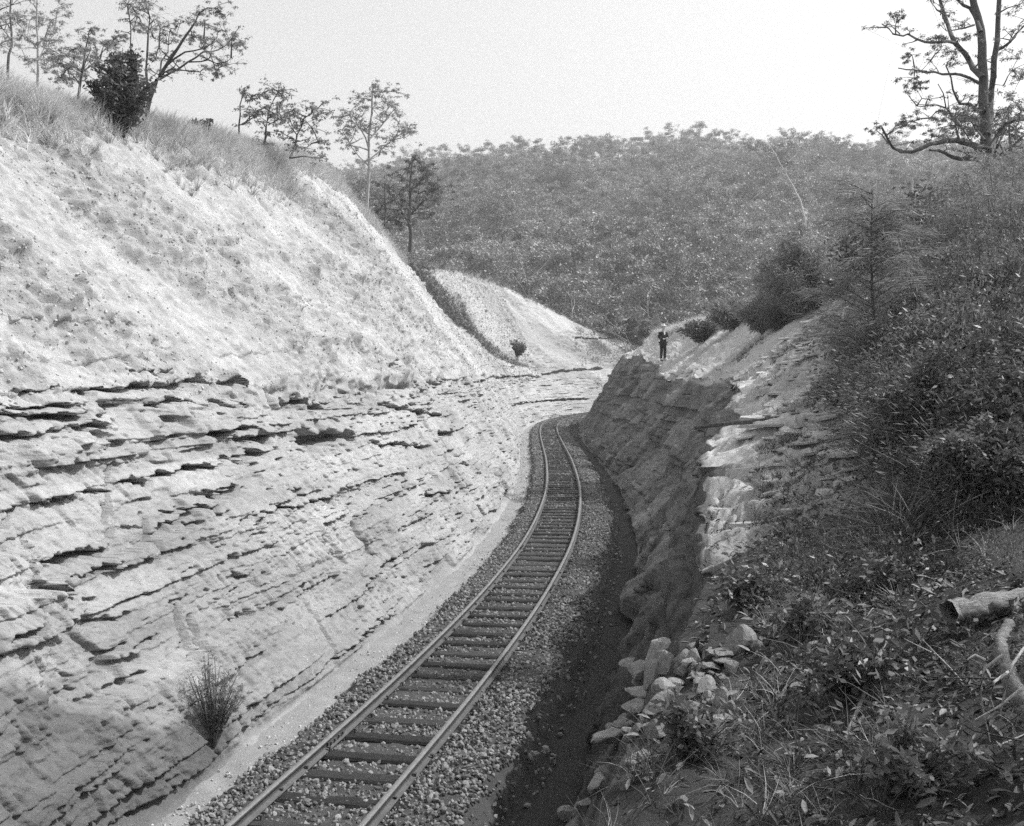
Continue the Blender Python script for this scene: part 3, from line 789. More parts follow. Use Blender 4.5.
# ------------------------------------------------------------------ grasses
td = [blade_tuft('dry_tuft', 300 + i, M['grass'], 20, .34, .5, .006) for i in range(4)]
tg = [blade_tuft('green_tuft', 320 + i, M['grass_dark'], 14, .42, .75, .006) for i in range(4)] + [blade_tuft('dry_tuft', 330, M['grass'], 10, .42, .8, .005)]
patch = sstep(-.1, .3, fbm(YYL * .35, XL * .35, 0, 130, 3))
w = sstep(2.86, 2.98, SEGL) * sstep(3.7, 3.3, SEGL) * (YYL > 10) * (YYL < 66)
w = w + .55 * patch * sstep(2.72, 2.9, SEGL) * (SEGL < 3) * (YYL > 10) * (YYL < 34)
p = sample(XL2, YYL, ZL2, AL, w, 14000)
scatter('crest_grass', p, tuft_rot(len(p)), rng.uniform(.6, 1.5, len(p)), td, 'pale dry grass along the crest of the left cutting side')
w = sstep(3.2, 4.2, SEGL) * (SEGL < 4.9) * (YYL > 14) * (YYL < 60) + .0
p = sample(XL2, YYL, ZL2, AL, w, 10000)
scatter('hill_grass', p, tuft_rot(len(p)), rng.uniform(.8, 1.8, len(p)), td, 'dry grass covering the hill behind the left crest')
w = sstep(.35, .65, gul) * (YYL > 50)
p = sample(XL2, YYL, ZL2, AL, w, 7000)
scatter('gully_grass', p, tuft_rot(len(p)), rng.uniform(.45, .9, len(p)), tg, 'darker grass filling the gully in the far cutting side')
w = sstep(2.93, 3.0, SEGL) * sstep(3.4, 3.1, SEGL) * (YYL > 64) * (YYL < 125)
p = sample(XL2, YYL, ZL2, AL, w, 4200)
scatter('far_crest_grass', p, tuft_rot(len(p)), rng.uniform(.7, 1.4, len(p)), tg + tg[-1:] * 3, 'low grass along the crest of the far cutting side')
w = sstep(2.9, 3.02, SEGR) * sstep(3.5, 3.1, SEGR) * (YYR > 44) * (YYR < 80)
p = sample(XR2, YYR, ZR2, AR, w, 3000)
scatter('knoll_grass', p, tuft_rot(len(p)), rng.uniform(.8, 1.6, len(p)), td, 'pale grass on the rim behind the standing person')
pr = sstep(-.15, .25, fbm(YYR * .3, XR * .3, 0, 131, 3))
w = sstep(2.95, 3.12, SEGR) * (SEGR < 3.95) * (YYR > 8.2) * (YYR < 46) * (.35 + pr) / (1 + YYR * .02)
p = sample(XR2, YYR, ZR2, AR, w, 11000)
scatter('bank_grass', p, tuft_rot(len(p), .45), rng.uniform(.5, 1.3, len(p)), tg, 'tall rank grass over the right-hand slope')
w = (SEGR > 2.4) * (SEGR < 3.5) * ((XR / YYR < .36) | (YYR > 7.4)) * (YYR > 2.8) * (YYR < 9.5) * (.2 + sstep(0, .4, fbm(YYR * 1.1, XR * 1.1, 0, 132, 3)))
p = sample(XR2, YYR, ZR2, AR, w, 800)
scatter('foreground_grass', p, tuft_rot(len(p), .35), rng.uniform(.25, .6, len(p)), tg, 'thin dark grass tangled over the near bank')
w = (SEGR > 2.03) * (SEGR < 2.6) * (YYR > 3.4) * (YYR < 6.2)
p = sample(XR2, YYR, ZR2, AR, w, 130)
scatter('lip_grass', p, tuft_rot(len(p), .4), rng.uniform(.25, .5, len(p)), tg, 'grass hanging over the lowest lip of the near bank')
w = (SEGR > 2.3) * (SEGR < 2.95) * (YYR > 10) * (YYR < 40) * sstep(.1, .4, fbm(YYR * .5, XR * .8, 0, 133, 3))
p = sample(XR2, YYR, ZR2, AR, w, 700)
scatter('shelf_grass', p, tuft_rot(len(p), .3), rng.uniform(.25, .6, len(p)), tg, 'scattered tufts on the slabby rock shelf')

def scrublet(seed, m, n_, L_, W_, droop):
    g = np.random.default_rng(seed); c = g.normal(size=(n_, 3)); c /= np.linalg.norm(c, axis=1)[:, None]; c *= (g.random(n_) ** .45 * .5)[:, None]
    c[:, 2] = np.abs(c[:, 2]) * 1.3; c *= (1 + .7 * vn(c[:, 0] * 5, c[:, 1] * 5, c[:, 2] * 5, seed))[:, None]
    V, F = leaf_quads(c, L_, W_, seed, droop); return mesh_np('undergrowth_clump', V, F, m)
ug = [scrublet(350, M['leaf_dark'], 900, .045, .017, 0), scrublet(351, M['needle'], 1300, .05, .006, -.1), scrublet(352, M['needle'], 1300, .045, .006, .4), scrublet(353, M['leaf_gloss'], 600, .042, .022, 0), scrublet(354, M['leaf'], 850, .045, .016, .2)]
w = sstep(2.98, 3.12, SEGR) * (SEGR < 3.95) * (YYR > 8.2) * (YYR < 48) * (.15 + sstep(-.1, .4, fbm(YYR * .5, XR * .5, 0, 134, 3))) * (.3 + .7 * sstep(3.02, 3.2, SEGR)) / (1 + YYR * .02)
p = sample(XR2, YYR, ZR2, AR, w, 3600); p[:, 2] -= .05
u_ = rng.uniform(.5, 1.7, len(p))
scatter('undergrowth', p, tuft_rot(len(p), .35), np.stack([u_ * rng.uniform(.7, 1.3, len(p)), u_ * rng.uniform(.7, 1.3, len(p)), u_ * rng.uniform(.6, 1.6, len(p))], -1), ug, 'tangled scrubby undergrowth over the right-hand slope')
w = (SEGR > 2.45) * (SEGR < 3.6) * (YYR > 3) * (YYR < 9.5) * sstep(-.1, .4, fbm(YYR * .9, XR * .9, 0, 135, 3))
p = sample(XR2, YYR, ZR2, AR, w, 620); p[:, 2] -= .04
clr = (p[:, 0] / p[:, 1] > .34) & (p[:, 1] > 3.6) & (p[:, 1] < 7.6); p = p[~clr | (rng.random(len(p)) < .12)]
scatter('bank_undergrowth', p, tuft_rot(len(p), .2), rng.uniform(.25, .6, len(p)), [scrublet(360 + i, M['leaf_shade'], 120, .10 + .02 * i, .035 + .01 * i, .1 * i) for i in range(4)] + [scrublet(365, M['leaf'], 110, .09, .03, 0), ug[0], ug[2], ug[4]], 'low dark undergrowth on the near bank')

# ------------------------------------------------------------------ loose stone and litter
rs = [stone_mesh('rubble_stone', 400 + i, M['rubble'], 1, .7) for i in range(5)]
w = up * rub * (YYL > 10) * (YYL < 60) + .25 * up * (YYL > 10) * (YYL < 100)
p = sample(XL2, YYL, ZL2, AL, w, 40000)
scatter('rubble', p, rand_rot(len(p)), rng.uniform(.02, .055, len(p)) * rng.choice([1, 1, 1, 1, 1.7], len(p)) * np.maximum(1, p[:, 1] / 30), rs, 'loose pale rubble on the upper slope of the left cutting side')
n_ = 2600; Yt = np.exp(rng.uniform(np.log(8), np.log(70), n_)); P_ = path(s_of(Yt)); of = -1.2 - np.abs(rng.normal(0, .28, n_)); of = np.maximum(of, -1.85)
p = np.stack([P_[0] + of * P_[3], P_[1] - of * P_[2], -.36 + 0 * of], -1)
scatter('toe_debris', p, rand_rot(n_), rng.uniform(.015, .06, n_) * np.maximum(1, Yt / 25), rs, 'crumbled pale debris along the foot of the left cutting side')
def leaf_me(name, seed, m, L_, W_):
    g = np.random.default_rng(seed); V = [(0, 0, 0), (L_ * .35, W_ * .5, L_ * .06), (L_ * .75, W_ * .33, L_ * .05), (L_, 0, -L_ * .05 * g.random()), (L_ * .7, -W_ * .4, L_ * .1), (L_ * .3, -W_ * .5, L_ * .07), (L_ * .5, 0, -.01 * g.random())]
    F = [(0, 1, 6), (1, 2, 6), (2, 3, 6), (3, 4, 6), (4, 5, 6), (5, 0, 6)]
    return mesh_np(name, V, np.array(F), m)
lm = [leaf_me('fallen_leaf', i, M['litter'], .1 + .02 * i, .028 + .008 * i) for i in range(4)]
w = (.25 + .75 * (SEGR > 2.4)) * (SEGR > 2.05) * (SEGR < 3.15) * (YYR > 2.6) * (YYR < 14) / (1 + .15 * YYR)
p = sample(XR2, YYR, ZR2, AR, w, 11000); p[:, 2] += rng.uniform(.0, .05, len(p))
scatter('leaf_litter', p, np.column_stack([rng.normal(0, .5, (len(p), 2)), rng.uniform(0, 6.28, len(p))]), rng.uniform(.25, .65, len(p)), lm, 'fallen leaves and bark scraps over the near bank')
tw = []
for i in range(4):
    wd = Wood(); a = np.zeros(3); L_ = [a]
    for k in range(4):
        a = a + np.array([.12, random.uniform(-.05, .05), random.uniform(-.03, .04)]); L_.append(a)
    wd.limb(L_, .006, .003, 4); wd.limb([L_[2], L_[2] + np.array([.1, .09, .03])], .004, .002, 4); tw.append(wd.mesh('twig', M['bark_dead'] if i == 0 else M['bark']))
p = sample(XR2, YYR, ZR2, AR, w * (SEGR > 2.25), 420); p[:, 2] += .02
scatter('twigs', p, np.column_stack([rng.normal(0, .35, (len(p), 2)), rng.uniform(0, 6.28, len(p))]), rng.uniform(.25, .8, len(p)), tw, 'dead twigs scattered over the near bank')

# slabs bedded in the lit shelf: parts of the right cutting side
def slab_mesh(seed, m):
    g = random.Random(seed); bm = bmesh.new(); k = g.randint(5, 8); h = g.uniform(.10, .2); a0 = g.random() * 6
    rr = [(g.uniform(.36, .55), a0 + (i + g.uniform(-.25, .25)) * 6.283 / k) for i in range(k)]
    t = [bm.verts.new((r * math.cos(a) * .97, r * math.sin(a) * .75, h * g.uniform(.8, 1))) for r, a in rr]
    b = [bm.verts.new((r * math.cos(a) * 1.03, r * math.sin(a) * .78, -h)) for r, a in rr]
    bm.faces.new(t); bm.faces.new(b[::-1])
    for i in range(k): bm.faces.new((b[i], b[(i + 1) % k], t[(i + 1) % k], t[i]))
    me = bpy.data.meshes.new('slab'); bm.to_mesh(me); bm.free(); me.materials.append(m); return me
M['slab'] = mat('shelf_slab', .36, .58, 6, bump=.012, bscale=30, rnd=.18)
slabs = [slab_mesh(500 + i, M['slab']) for i in range(9)]
w = (SEGR > 2.24) * (SEGR < 2.95) * (YYR > 11.5) * (YYR < 34) / (1 + .02 * YYR)
p = sample(XR2, YYR, ZR2, AR, w, 295)
for q in p:
    o_ = obj('slab', slabs[int(rng.integers(0, 9))], right, q)
    s_ = rng.uniform(.16, .5); o_.scale = (s_ * rng.uniform(1.0, 1.8), s_, s_ * rng.uniform(.25, .5))
    o_.rotation_euler = (rng.normal(.05, .1), rng.normal(.0, .1) - .1, rng.normal(0, .5))

# stones along the near lip of the bank: things
big = [stone_mesh('stone', 450 + i, M['stone'], 3, .8, .12) for i in range(6)]
flatm = [stone_mesh('stone', 470 + i, M['stone'], 3, .34, .1) for i in range(4)]
def rock(name, px, py, wpx, me, label, group=None, rz=None, tilt=.15, sq=1.0):
    h = on(B_R, px, py)
    if h is None: return
    o_ = obj(name, me); s_ = 1.75 * wpx * h.y / FPX
    o_.location = h + Vector((0, 0, .16 * s_)); o_.scale = (s_, s_ * random.uniform(.8, 1.1), s_ * sq)
    o_.rotation_euler = (random.gauss(0, tilt), random.gauss(0, tilt), random.uniform(0, 6.28) if rz is None else rz)
    tag(o_, label, 'rock', group)
rock('rock', 738, 649, 24, big[0], 'round pitted pale boulder standing behind the stone heap on the near bank')
rock('rock', 662, 663, 30, big[1], 'rough dark capped rock at the top of the stone heap on the bank edge')
rock('rock', 666, 672, 22, big[2], 'rounded grey rock leaning on the dark capped rock on the bank edge')
rock('rock', 757, 652, 15, big[3], 'small bright stone just right of the round pitted boulder')
rock('rock', 617, 744, 40, flatm[0], 'broad flat slab jutting from the bank edge above the ditch', rz=.4)
rock('rock', 568, 820, 18, big[4], 'smooth pale cobble at the lowest corner of the bank edge')
rock('rock', 624, 727, 16, flatm[1], 'upright leaf-shaped stone above the broad flat slab', sq=1.8)
for k, (px, py, w_) in enumerate([(632, 668, 17), (640, 678, 22), (655, 684, 24), (642, 698, 26), (668, 700, 28), (690, 672, 18), (698, 680, 16), (640, 712, 20), (660, 716, 26), (690, 712, 22), (676, 686, 16),
                                  (708, 702, 15), (720, 706, 18), (722, 664, 16), (732, 672, 14), (780, 664, 14), (768, 668, 16), (706, 690, 13), (655, 736, 16), (640, 760, 18), (606, 774, 16), (600, 790, 20), (625, 786, 13), (588, 806, 16), (680, 806, 14), (775, 790, 14)] + [(random.uniform(612, 735), random.uniform(652, 745), random.uniform(8, 18)) for _ in range(44)]):
    rock('rock', px, py, w_, (flatm + big)[(k * 7) % 10], 'small weathered stone in the heap along the near bank edge', 'small stones of the heap on the bank edge')

# ------------------------------------------------------------------ hero trees and shrubs
def px_tree(name, label, Y, limbs, leaves, bark, leafm, per=60, leaf=(.16, .05), rad=16, spreadY=1.0, seed=1, base=None, group=None, extra_tips=True, cat='tree', sides=7, droop=.6):
    """limbs: (list of (px,py), r0px, r1px); leaves: (px,py,rpx). Depths vary about Y so the crown has a real volume"""
    g = random.Random(seed); w_ = Wood(); k = Y / FPX
    b0 = at(*(base or limbs[0][0][0]), Y); dep = {}
    def P(p, cap):
        key = (round(p[0]), round(p[1]))
        if key not in dep: dep[key] = g.uniform(-cap, cap)
        q = at(p[0], p[1], Y + dep[key]); return np.array(q - b0)
    dep[(round(limbs[0][0][0][0]), round(limbs[0][0][0][1]))] = 0
    tips = []
    for n_, (ps, r0, r1) in enumerate(limbs):
        cap = .15 * spreadY if n_ == 0 else spreadY
        Q = [P(p, cap) for p in ps]
        # soften into a natural line
        S_ = [Q[0]]
        for a, b in zip(Q[:-1], Q[1:]):
            d = np.linalg.norm(b - a)
            S_.append((a + b) / 2 + np.array([g.uniform(-1, 1), g.uniform(-1, 1), g.uniform(-1, 1)]) * d * .05); S_.append(b)
        w_.limb(S_, r0 * k, r1 * k, sides)
        tips.append(Q[-1])
    fine = []
    for (ps, r0, r1) in limbs[1:] if leaves else []:
        for _ in range(5):
            i_ = g.randrange(len(ps) - 1); u = g.random(); q = P(ps[i_], spreadY) * (1 - u) + P(ps[i_ + 1], spreadY) * u
            d = np.array([g.gauss(0, 1), g.gauss(0, 1), g.uniform(-.2, 1.2)]); d /= np.linalg.norm(d); L_ = g.uniform(8, 20) * k
            e = q + d * L_; m_ = (q + e) / 2 + np.array([g.gauss(0, .1), g.gauss(0, .1), g.gauss(0, .1)]) * L_
            w_.limb([q, m_, e], .7 * k, .25 * k, 4); e2 = m_ + np.array([g.gauss(0, .5), g.gauss(0, .5), g.uniform(0, .6)]) * L_
            w_.limb([m_, e2], .45 * k, .2 * k, 3); fine += [e, e2]
    cs, rd = [], []
    for (px, py, r) in leaves:
        cs.append(np.array(at(px, py, Y + g.uniform(-1, 1) * spreadY) - b0)); rd.append(r * k)
        # a twig from the nearest limb point carries it
        V_ = np.array(w_.V); j = np.argmin(((V_ - cs[-1]) ** 2).sum(1))
        if np.linalg.norm(V_[j] - cs[-1]) > 26 * k: cs.pop(); rd.pop(); continue
        w_.limb([V_[j], (V_[j] + cs[-1]) / 2 + np.array([0, 0, .05]), cs[-1]], .9 * k, .35 * k, 4)
    if extra_tips:
        for t_ in tips[1:]: cs.append(t_); rd.append(rad * .7 * k)
    V, F = None, None
    if cs:
        cen = [clumps(fine, 5.0 * k, per * .26, seed, .6, .0)] if fine else []
        for c, r in zip(cs, rd):
            sub = [np.array(c) + np.array([g.gauss(0, .75), g.gauss(0, .75), g.gauss(0, .5)]) * r for _ in range(10)]
            for q in sub[:5]: w_.limb([c, (np.array(c) + q) / 2 + np.array([0, 0, .1 * r]), q], .4 * k, .15 * k, 3)
            cen.append(clumps(sub, r * .55, per * .42, g.randint(0, 9999), .6, .0))
        V, F = leaf_quads(np.concatenate(cen), leaf[0] * .36, leaf[1] * .36, seed, droop)
    return make_tree(name, label, b0, w_, V, F, bark, leafm, group, cat)

px_tree('eucalyptus_tree', 'tall open-crowned eucalyptus with dark forking trunk at the right edge', 40,
        [([(990, 205), (988, 165), (986, 130), (983, 100), (982, 60), (981, 30), (974, 5), (966, -40)], 6.3, 3),
         ([(987, 135), (991, 95), (994, 60), (998, 20), (1002, -40)], 3.8, 2),
         ([(983, 78), (968, 58), (955, 43), (947, 22), (940, 0), (936, -25)], 3.2, 1.2),
         ([(955, 43), (940, 42), (925, 42), (908, 34), (893, 34), (882, 24)], 1.6, .6),
         ([(984, 86), (970, 78), (955, 74), (935, 72), (915, 70), (898, 68)], 1.8, .5),
         ([(984, 112), (970, 104), (960, 104), (953, 90), (946, 66)], 2, .6),
         ([(984, 150), (965, 143), (945, 141), (930, 144), (912, 152), (893, 148), (882, 128)], 3.2, 1.0),
         ([(980, 160), (960, 159), (945, 153), (930, 150)], 2.6, 1.2),
         ([(990, 150), (1000, 130), (1012, 122), (1030, 120)], 2.4, .8),
         ([(990, 165), (998, 145), (1004, 128), (1010, 118)], 2, .7),
         ([(997, 50), (1010, 42), (1016, 34), (1030, 20)], 1.6, .6),
         ([(960, 142), (955, 122), (946, 108), (938, 84)], 1.3, .4),
         ([(981, 32), (970, 8), (958, 0), (950, -12)], 2.2, .9), ([(974, 25), (965, 28), (955, 30)], 1.2, .5),
         ([(946, 108), (930, 105), (915, 106)], .9, .4), ([(945, 22), (937, 10), (930, -5)], 1, .4), ([(985, 140), (975, 128), (968, 115)], 1.2, .4)],
        [(940, 50, 13), (950, 60, 12), (938, 38, 8), (912, 55, 7), (878, 102, 8), (897, 92, 9), (914, 78, 9), (920, 84, 7), (930, 118, 12), (912, 122, 10), (902, 126, 9), (955, 118, 14), (972, 112, 13), (965, 122, 12),
         (1012, 70, 12), (1020, 80, 12), (1005, 50, 10), (1015, 130, 16), (1005, 115, 14), (1020, 110, 14), (880, 50, 6), (876, 130, 7), (900, 15, 6), (960, 40, 9), (1008, 30, 10), (1018, 5, 12), (955, -5, 10)],
        M['bark'], M['leaf'], per=110, leaf=(.26, .07), spreadY=1.6, seed=11, base=(990, 205), extra_tips=False)
px_tree('eucalyptus_tree', 'wind-bent eucalyptus leaning right on the left crest', 24,
        [([(146, 118), (150, 98), (156, 82), (166, 66), (178, 48), (190, 30), (200, 12)], 2.6, .8),
         ([(156, 80), (172, 72), (188, 62), (203, 52), (218, 50), (228, 44)], 1.3, .4), ([(150, 95), (146, 70), (148, 40), (150, 18), (145, 0)], 1.5, .5),
         ([(166, 66), (185, 52), (205, 48), (215, 40)], 1.1, .3), ([(153, 88), (165, 72), (182, 70), (200, 72)], .9, .3), ([(160, 74), (168, 52), (170, 30)], 1, .3), ([(188, 62), (208, 60), (222, 66)], .8, .3), ([(130, 60), (131, 30), (128, 5)], .7, .4)],
        [(160, 28, 12), (150, 30, 9), (214, 8, 10), (222, 14, 8), (232, 38, 10), (240, 46, 7), (226, 32, 8), (220, 62, 6), (196, 14, 10), (172, 12, 9), (192, 36, 7), (142, 24, 8), (205, 24, 8), (180, 24, 7), (128, 4, 8), (156, 58, 6), (200, 40, 6), (216, 74, 4)],
        M['bark'], M['leaf_pale'], per=75, leaf=(.16, .05), spreadY=.7, seed=12, base=(146, 122))
px_tree('eucalyptus_tree', 'thin white-trunked eucalyptus rising alone above the left crest', 66,
        [([(368, 226), (368, 190), (369, 150), (370, 125), (372, 100), (374, 84)], 1.8, .6), ([(369, 150), (360, 128), (350, 115)], .9, .3), ([(369, 140), (382, 125), (396, 108)], .9, .3), ([(368, 165), (352, 148), (342, 130)], .8, .3), ([(369, 160), (390, 142), (406, 130)], .8, .3)],
        [(372, 84, 8), (382, 92, 7), (396, 92, 7), (358, 98, 7), (350, 112, 9), (342, 118, 7), (372, 108, 9), (386, 112, 9), (360, 124, 8), (376, 128, 8), (398, 132, 9), (408, 130, 7), (390, 140, 8), (345, 134, 8), (352, 146, 7), (374, 95, 7), (392, 104, 6), (382, 148, 8)],
        M['bark_pale'], M['leaf_pale'], per=60, leaf=(.4, .14), spreadY=1.5, seed=13, base=(368, 240))
px_tree('she_oak', 'dark layered tree with drooping foliage beyond the left crest', 74,
        [([(410, 252), (409, 215), (410, 185), (412, 158)], 2.2, .6), ([(410, 225), (398, 205), (388, 190)], 1, .3), ([(410, 215), (425, 200), (436, 190)], 1, .3), ([(411, 190), (422, 178), (432, 172)], .8, .3)],
        [(415, 158, 9), (408, 168, 9), (424, 168, 9), (400, 178, 10), (428, 182, 11), (384, 188, 11), (436, 192, 9), (418, 194, 12), (430, 200, 10), (395, 200, 11), (382, 206, 10), (406, 206, 10), (424, 212, 9), (398, 222, 9), (384, 226, 10), (376, 214, 8)],
        M['bark'], M['leaf_dark'], per=120, leaf=(.5, .1), spreadY=1.8, seed=14, base=(410, 262), droop=1.0)
px_tree('sapling', 'sparse-leaved sapling cluster on the left crest near its middle', 32,
        [([(240, 148), (239, 125), (240, 105), (243, 90)], 1.1, .4), ([(262, 152), (266, 128), (270, 108), (278, 92)], 1.1, .4), ([(290, 158), (297, 135), (304, 118), (318, 108)], 1.1, .4), ([(240, 125), (252, 118), (258, 112)], .6, .3), ([(268, 125), (282, 118), (290, 112)], .6, .3)],
        [(245, 92, 6), (250, 98, 5), (262, 94, 6), (276, 90, 7), (284, 100, 7), (256, 112, 6), (266, 108, 8), (292, 110, 8), (300, 118, 8), (278, 120, 10), (312, 108, 6), (320, 114, 6), (312, 128, 9), (318, 142, 7), (306, 148, 9), (270, 132, 9), (296, 146, 9), (316, 158, 7), (292, 126, 7)],
        M['bark'], M['leaf_pale'], per=42, leaf=(.24, .10), spreadY=.8, seed=15, base=(262, 160), cat='sapling')
px_tree('eucalyptus_tree', 'pale hazy eucalyptus with straight white trunk at the far left', 38,
        [([(37, 100), (38, 70), (38, 40), (37, 10), (38, -15)], 1.4, .7), ([(38, 60), (48, 45), (55, 28)], .7, .3), ([(38, 50), (26, 35), (18, 20)], .7, .3)],
        [(52, 20, 12), (46, 40, 12), (30, 20, 12), (20, 40, 11), (26, 60, 11), (45, 66, 9), (60, 55, 10), (12, 15, 12), (30, 2, 14), (58, 8, 11)], M['bark_pale'], M['leaf_pale'], per=110, leaf=(.22, .07), spreadY=1.6, seed=16, base=(37, 105))
px_tree('eucalyptus_tree', 'slanting thin-trunked eucalyptus at the left picture edge', 42,
        [([(5, 95), (8, 65), (12, 45), (10, 15), (12, -15)], 1.6, .7), ([(10, 40), (2, 28), (-8, 15)], .7, .3)],
        [(4, 20, 12), (12, 5, 12), (0, 45, 10), (-8, 30, 12), (16, 60, 8)], M['bark'], M['leaf_pale'], per=90, leaf=(.22, .07), spreadY=1.5, seed=17, base=(5, 100))
px_tree('eucalyptus_tree', 'dark mid-sized eucalyptus between the white trunk and the dense bush', 32,
        [([(78, 112), (80, 85), (84, 60), (88, 38)], 1.6, .6), ([(80, 85), (68, 70), (58, 58)], .9, .3), ([(82, 72), (98, 58), (108, 45)], .9, .3)],
        [(88, 35, 9), (92, 28, 7), (78, 48, 10), (66, 55, 11), (58, 64, 10), (72, 66, 10), (90, 52, 11), (104, 45, 9), (112, 42, 7), (98, 60, 11), (82, 72, 10), (70, 80, 9), (60, 78, 8), (120, 36, 6)], M['bark'], M['leaf_pale'], per=95, leaf=(.2, .07), spreadY=1.3, seed=18, base=(78, 118))
px_tree('dead_tree', 'bleached bare dead tree leaning in front of the far forest', 62,
        [([(806, 235), (800, 200), (793, 186), (785, 172), (776, 155), (768, 142)], 1.0, .35), ([(785, 172), (788, 162), (796, 155), (800, 148)], 1, .4), ([(776, 155), (770, 152), (764, 153)], .6, .3), ([(793, 186), (786, 184), (780, 178)], .6, .3)], [], M['bark_dead'], None, seed=19, base=(806, 240), spreadY=.15)
px_tree('dead_branch_tree', 'short crooked white dead limb beside the big right-hand tree', 46,
        [([(912, 195), (913, 178), (917, 168), (911, 160), (912, 152)], 1.1, .5), ([(917, 168), (921, 164)], .6, .3)], [], M['bark_dead'], None, seed=20, base=(912, 215), spreadY=.3)

px_tree('eucalyptus_tree', 'low leafy eucalyptus behind the trunk of the big right-hand tree', 47,
        [([(1012, 200), (1012, 170), (1010, 140), (1008, 110)], 2.2, .8), ([(1012, 165), (1000, 145), (985, 128)], 1.2, .4), ([(1010, 150), (1025, 135), (1035, 120)], 1.2, .4), ([(1000, 180), (975, 150), (960, 125)], 1.2, .4)],
        [(1010, 105, 12), (1000, 118, 13), (1016, 122, 14), (1005, 135, 13), (1022, 140, 13), (990, 128, 12), (975, 115, 12), (962, 120, 12), (950, 112, 11), (968, 130, 10), (1015, 155, 12), (1000, 155, 10), (940, 128, 9), (1028, 110, 14)],
        M['bark'], M['leaf_dark'], per=120, leaf=(.3, .1), spreadY=1.6, seed=21, base=(1012, 215))

def shrub(name, label, base, w_, h, nst, per, leaf, leafm, seed, squash=.75, bark=None, droop=.0, clump=.3, low=.15, lean=(0, 0), cat='bush', group=None):
    g = random.Random(seed); wd = Wood(); tips = []
    for i in range(nst):
        az = g.uniform(0, 6.28); rr = w_ * .5 * math.sqrt(g.random()); hh = h * (1 - .45 * (rr / (w_ * .5)) ** 2) * g.uniform(.55 + low * .2, 1.0)
        e = np.array([math.cos(az) * rr + lean[0] * hh, math.sin(az) * rr + lean[1] * hh, hh])
        m_ = e * .5 + np.array([g.uniform(-.1, .1), g.uniform(-.1, .1), .1]) * h * .3
        wd.limb([np.array([e[0] * .08, e[1] * .08, -.05]), m_, e], .006 * h + .003, .002 + .001 * h, 4)
        for t in (1.0, .75, .5) + ((.3,) if low > .3 else ()):
            tips.append((m_ + (e - m_) * (t * 2 - 1)) if t > .5 else m_ * t * 2)
    cen = clumps(tips, clump * w_ * .5, per, seed, squash, .2)
    cen[:, 2] = np.maximum(cen[:, 2], .02)
    V, F = leaf_quads(cen, leaf[0], leaf[1], seed, droop)
    return make_tree(name, label, base, wd, V, F, bark or M['bark'], leafm, group, cat, 'foliage', 'stems')

def at_l(px, py, Y, dz=0.0):
    q = at(px, py, Y); q.z = drop(B_L, q.x, q.y) + dz; return q
def at_r(px, py, Y, dz=0.0):
    q = at(px, py, Y); q.z = drop(B_R, q.x, q.y) + dz; return q
shrub('bush', 'dense dark rounded bush overhanging the left crest', at(122, 135, 21.5), 1.25, 1.7, 34, 60, (.10, .045), M['leaf_dark'], 31, clump=.35, low=.5)
q = on(B_L, 213, 742)
shrub('bush', 'wispy upright shrub rooted low on the left rock face beside the track', q, .62, 1.0, 48, 20, (.045, .009), M['needle'], 32, droop=-.7, clump=.22, lean=(.0, .0), low=.5)
q = on(B_L, 517, 357)
shrub('bush', 'small round dark bush alone on the far pale slope', q, 1.6, 1.6, 20, 60, (.22, .08), M['leaf_dark'], 33, clump=.4, low=.5)
q = on(B_L, 205, 118) or at_l(205, 118, 28)
shrub('bush', 'tiny dark-topped bush on the left crest against the sky', at_l(205, 112, 27), .7, .6, 8, 30, (.1, .05), M['leaf_dark'], 34)
for k, (px, py, Y, w_, h, lab, lm_, lf, per, nst) in enumerate([
        (925, 275, 24, 3.4, 2.6, 'broad-leaved glossy bush under the big right-hand tree', 'leaf_gloss', (.11, .062), 75, 50),
        (872, 292, 25, 2.2, 1.8, 'smaller glossy bush left of the broad-leaved glossy bush', 'leaf_gloss', (.10, .06), 75, 30),
        (805, 275, 36, 3.4, 3.0, 'feathery grey bush at the top of the shaded right slope', 'needle', (.24, .03), 130, 40),
        (765, 290, 40, 2.4, 1.6, 'low feathery bush at the left end of the right-hand scrub', 'needle', (.22, .03), 110, 26),
        (985, 330, 17, 2.6, 1.8, 'large tangled dark bush in tall grass near the right edge', 'leaf_dark', (.065, .022), 190, 36),
        (1010, 430, 10.5, 1.6, 1.3, 'leafy dark shrub low at the right edge above the log', 'leaf_dark', (.05, .022), 150, 26),
        (868, 330, 22, 1.8, 1.2, 'spiky shrub behind the slender needle-leaved sapling', 'needle', (.22, .02), 120, 26),
        (848, 420, 17, .9, .6, 'low dark shrub at the edge of the sunlit rock shelf', 'needle', (.16, .02), 110, 18),
        (900, 340, 18.5, 2.2, 1.5, 'grey-green shrub right of the slender needle-leaved sapling', 'needle', (.2, .025), 120, 26),
        (705, 315, 52, 2.4, 1.0, 'dark low bush on the grassy rim right of the standing person', 'leaf_dark', (.22, .06), 70, 18),
        (735, 300, 47, 2.6, 1.3, 'loose bush on the rim between the standing person and the feathery bush', 'needle', (.25, .04), 110, 22),
        (655, 316, 78, 2.4, 2.4, 'round-headed shrub just behind the standing person', 'needle', (.3, .05), 110, 22),
        (960, 470, 9.0, 1.1, .7, 'low leafy plant on the grassy slope left of the right-edge shrub', 'leaf_dark', (.05, .022), 110, 16),
        (890, 470, 11.5, 1.0, .6, 'scrubby low plant at the foot of the grassy slope', 'needle', (.12, .015), 90, 14)]):
    shrub('bush', lab, at_r(px, py, Y, -.05), w_, h, nst, per, lf, M[lm_], 40 + k, clump=.34, low=.5, droop=.35 if lm_ == 'needle' else 0)

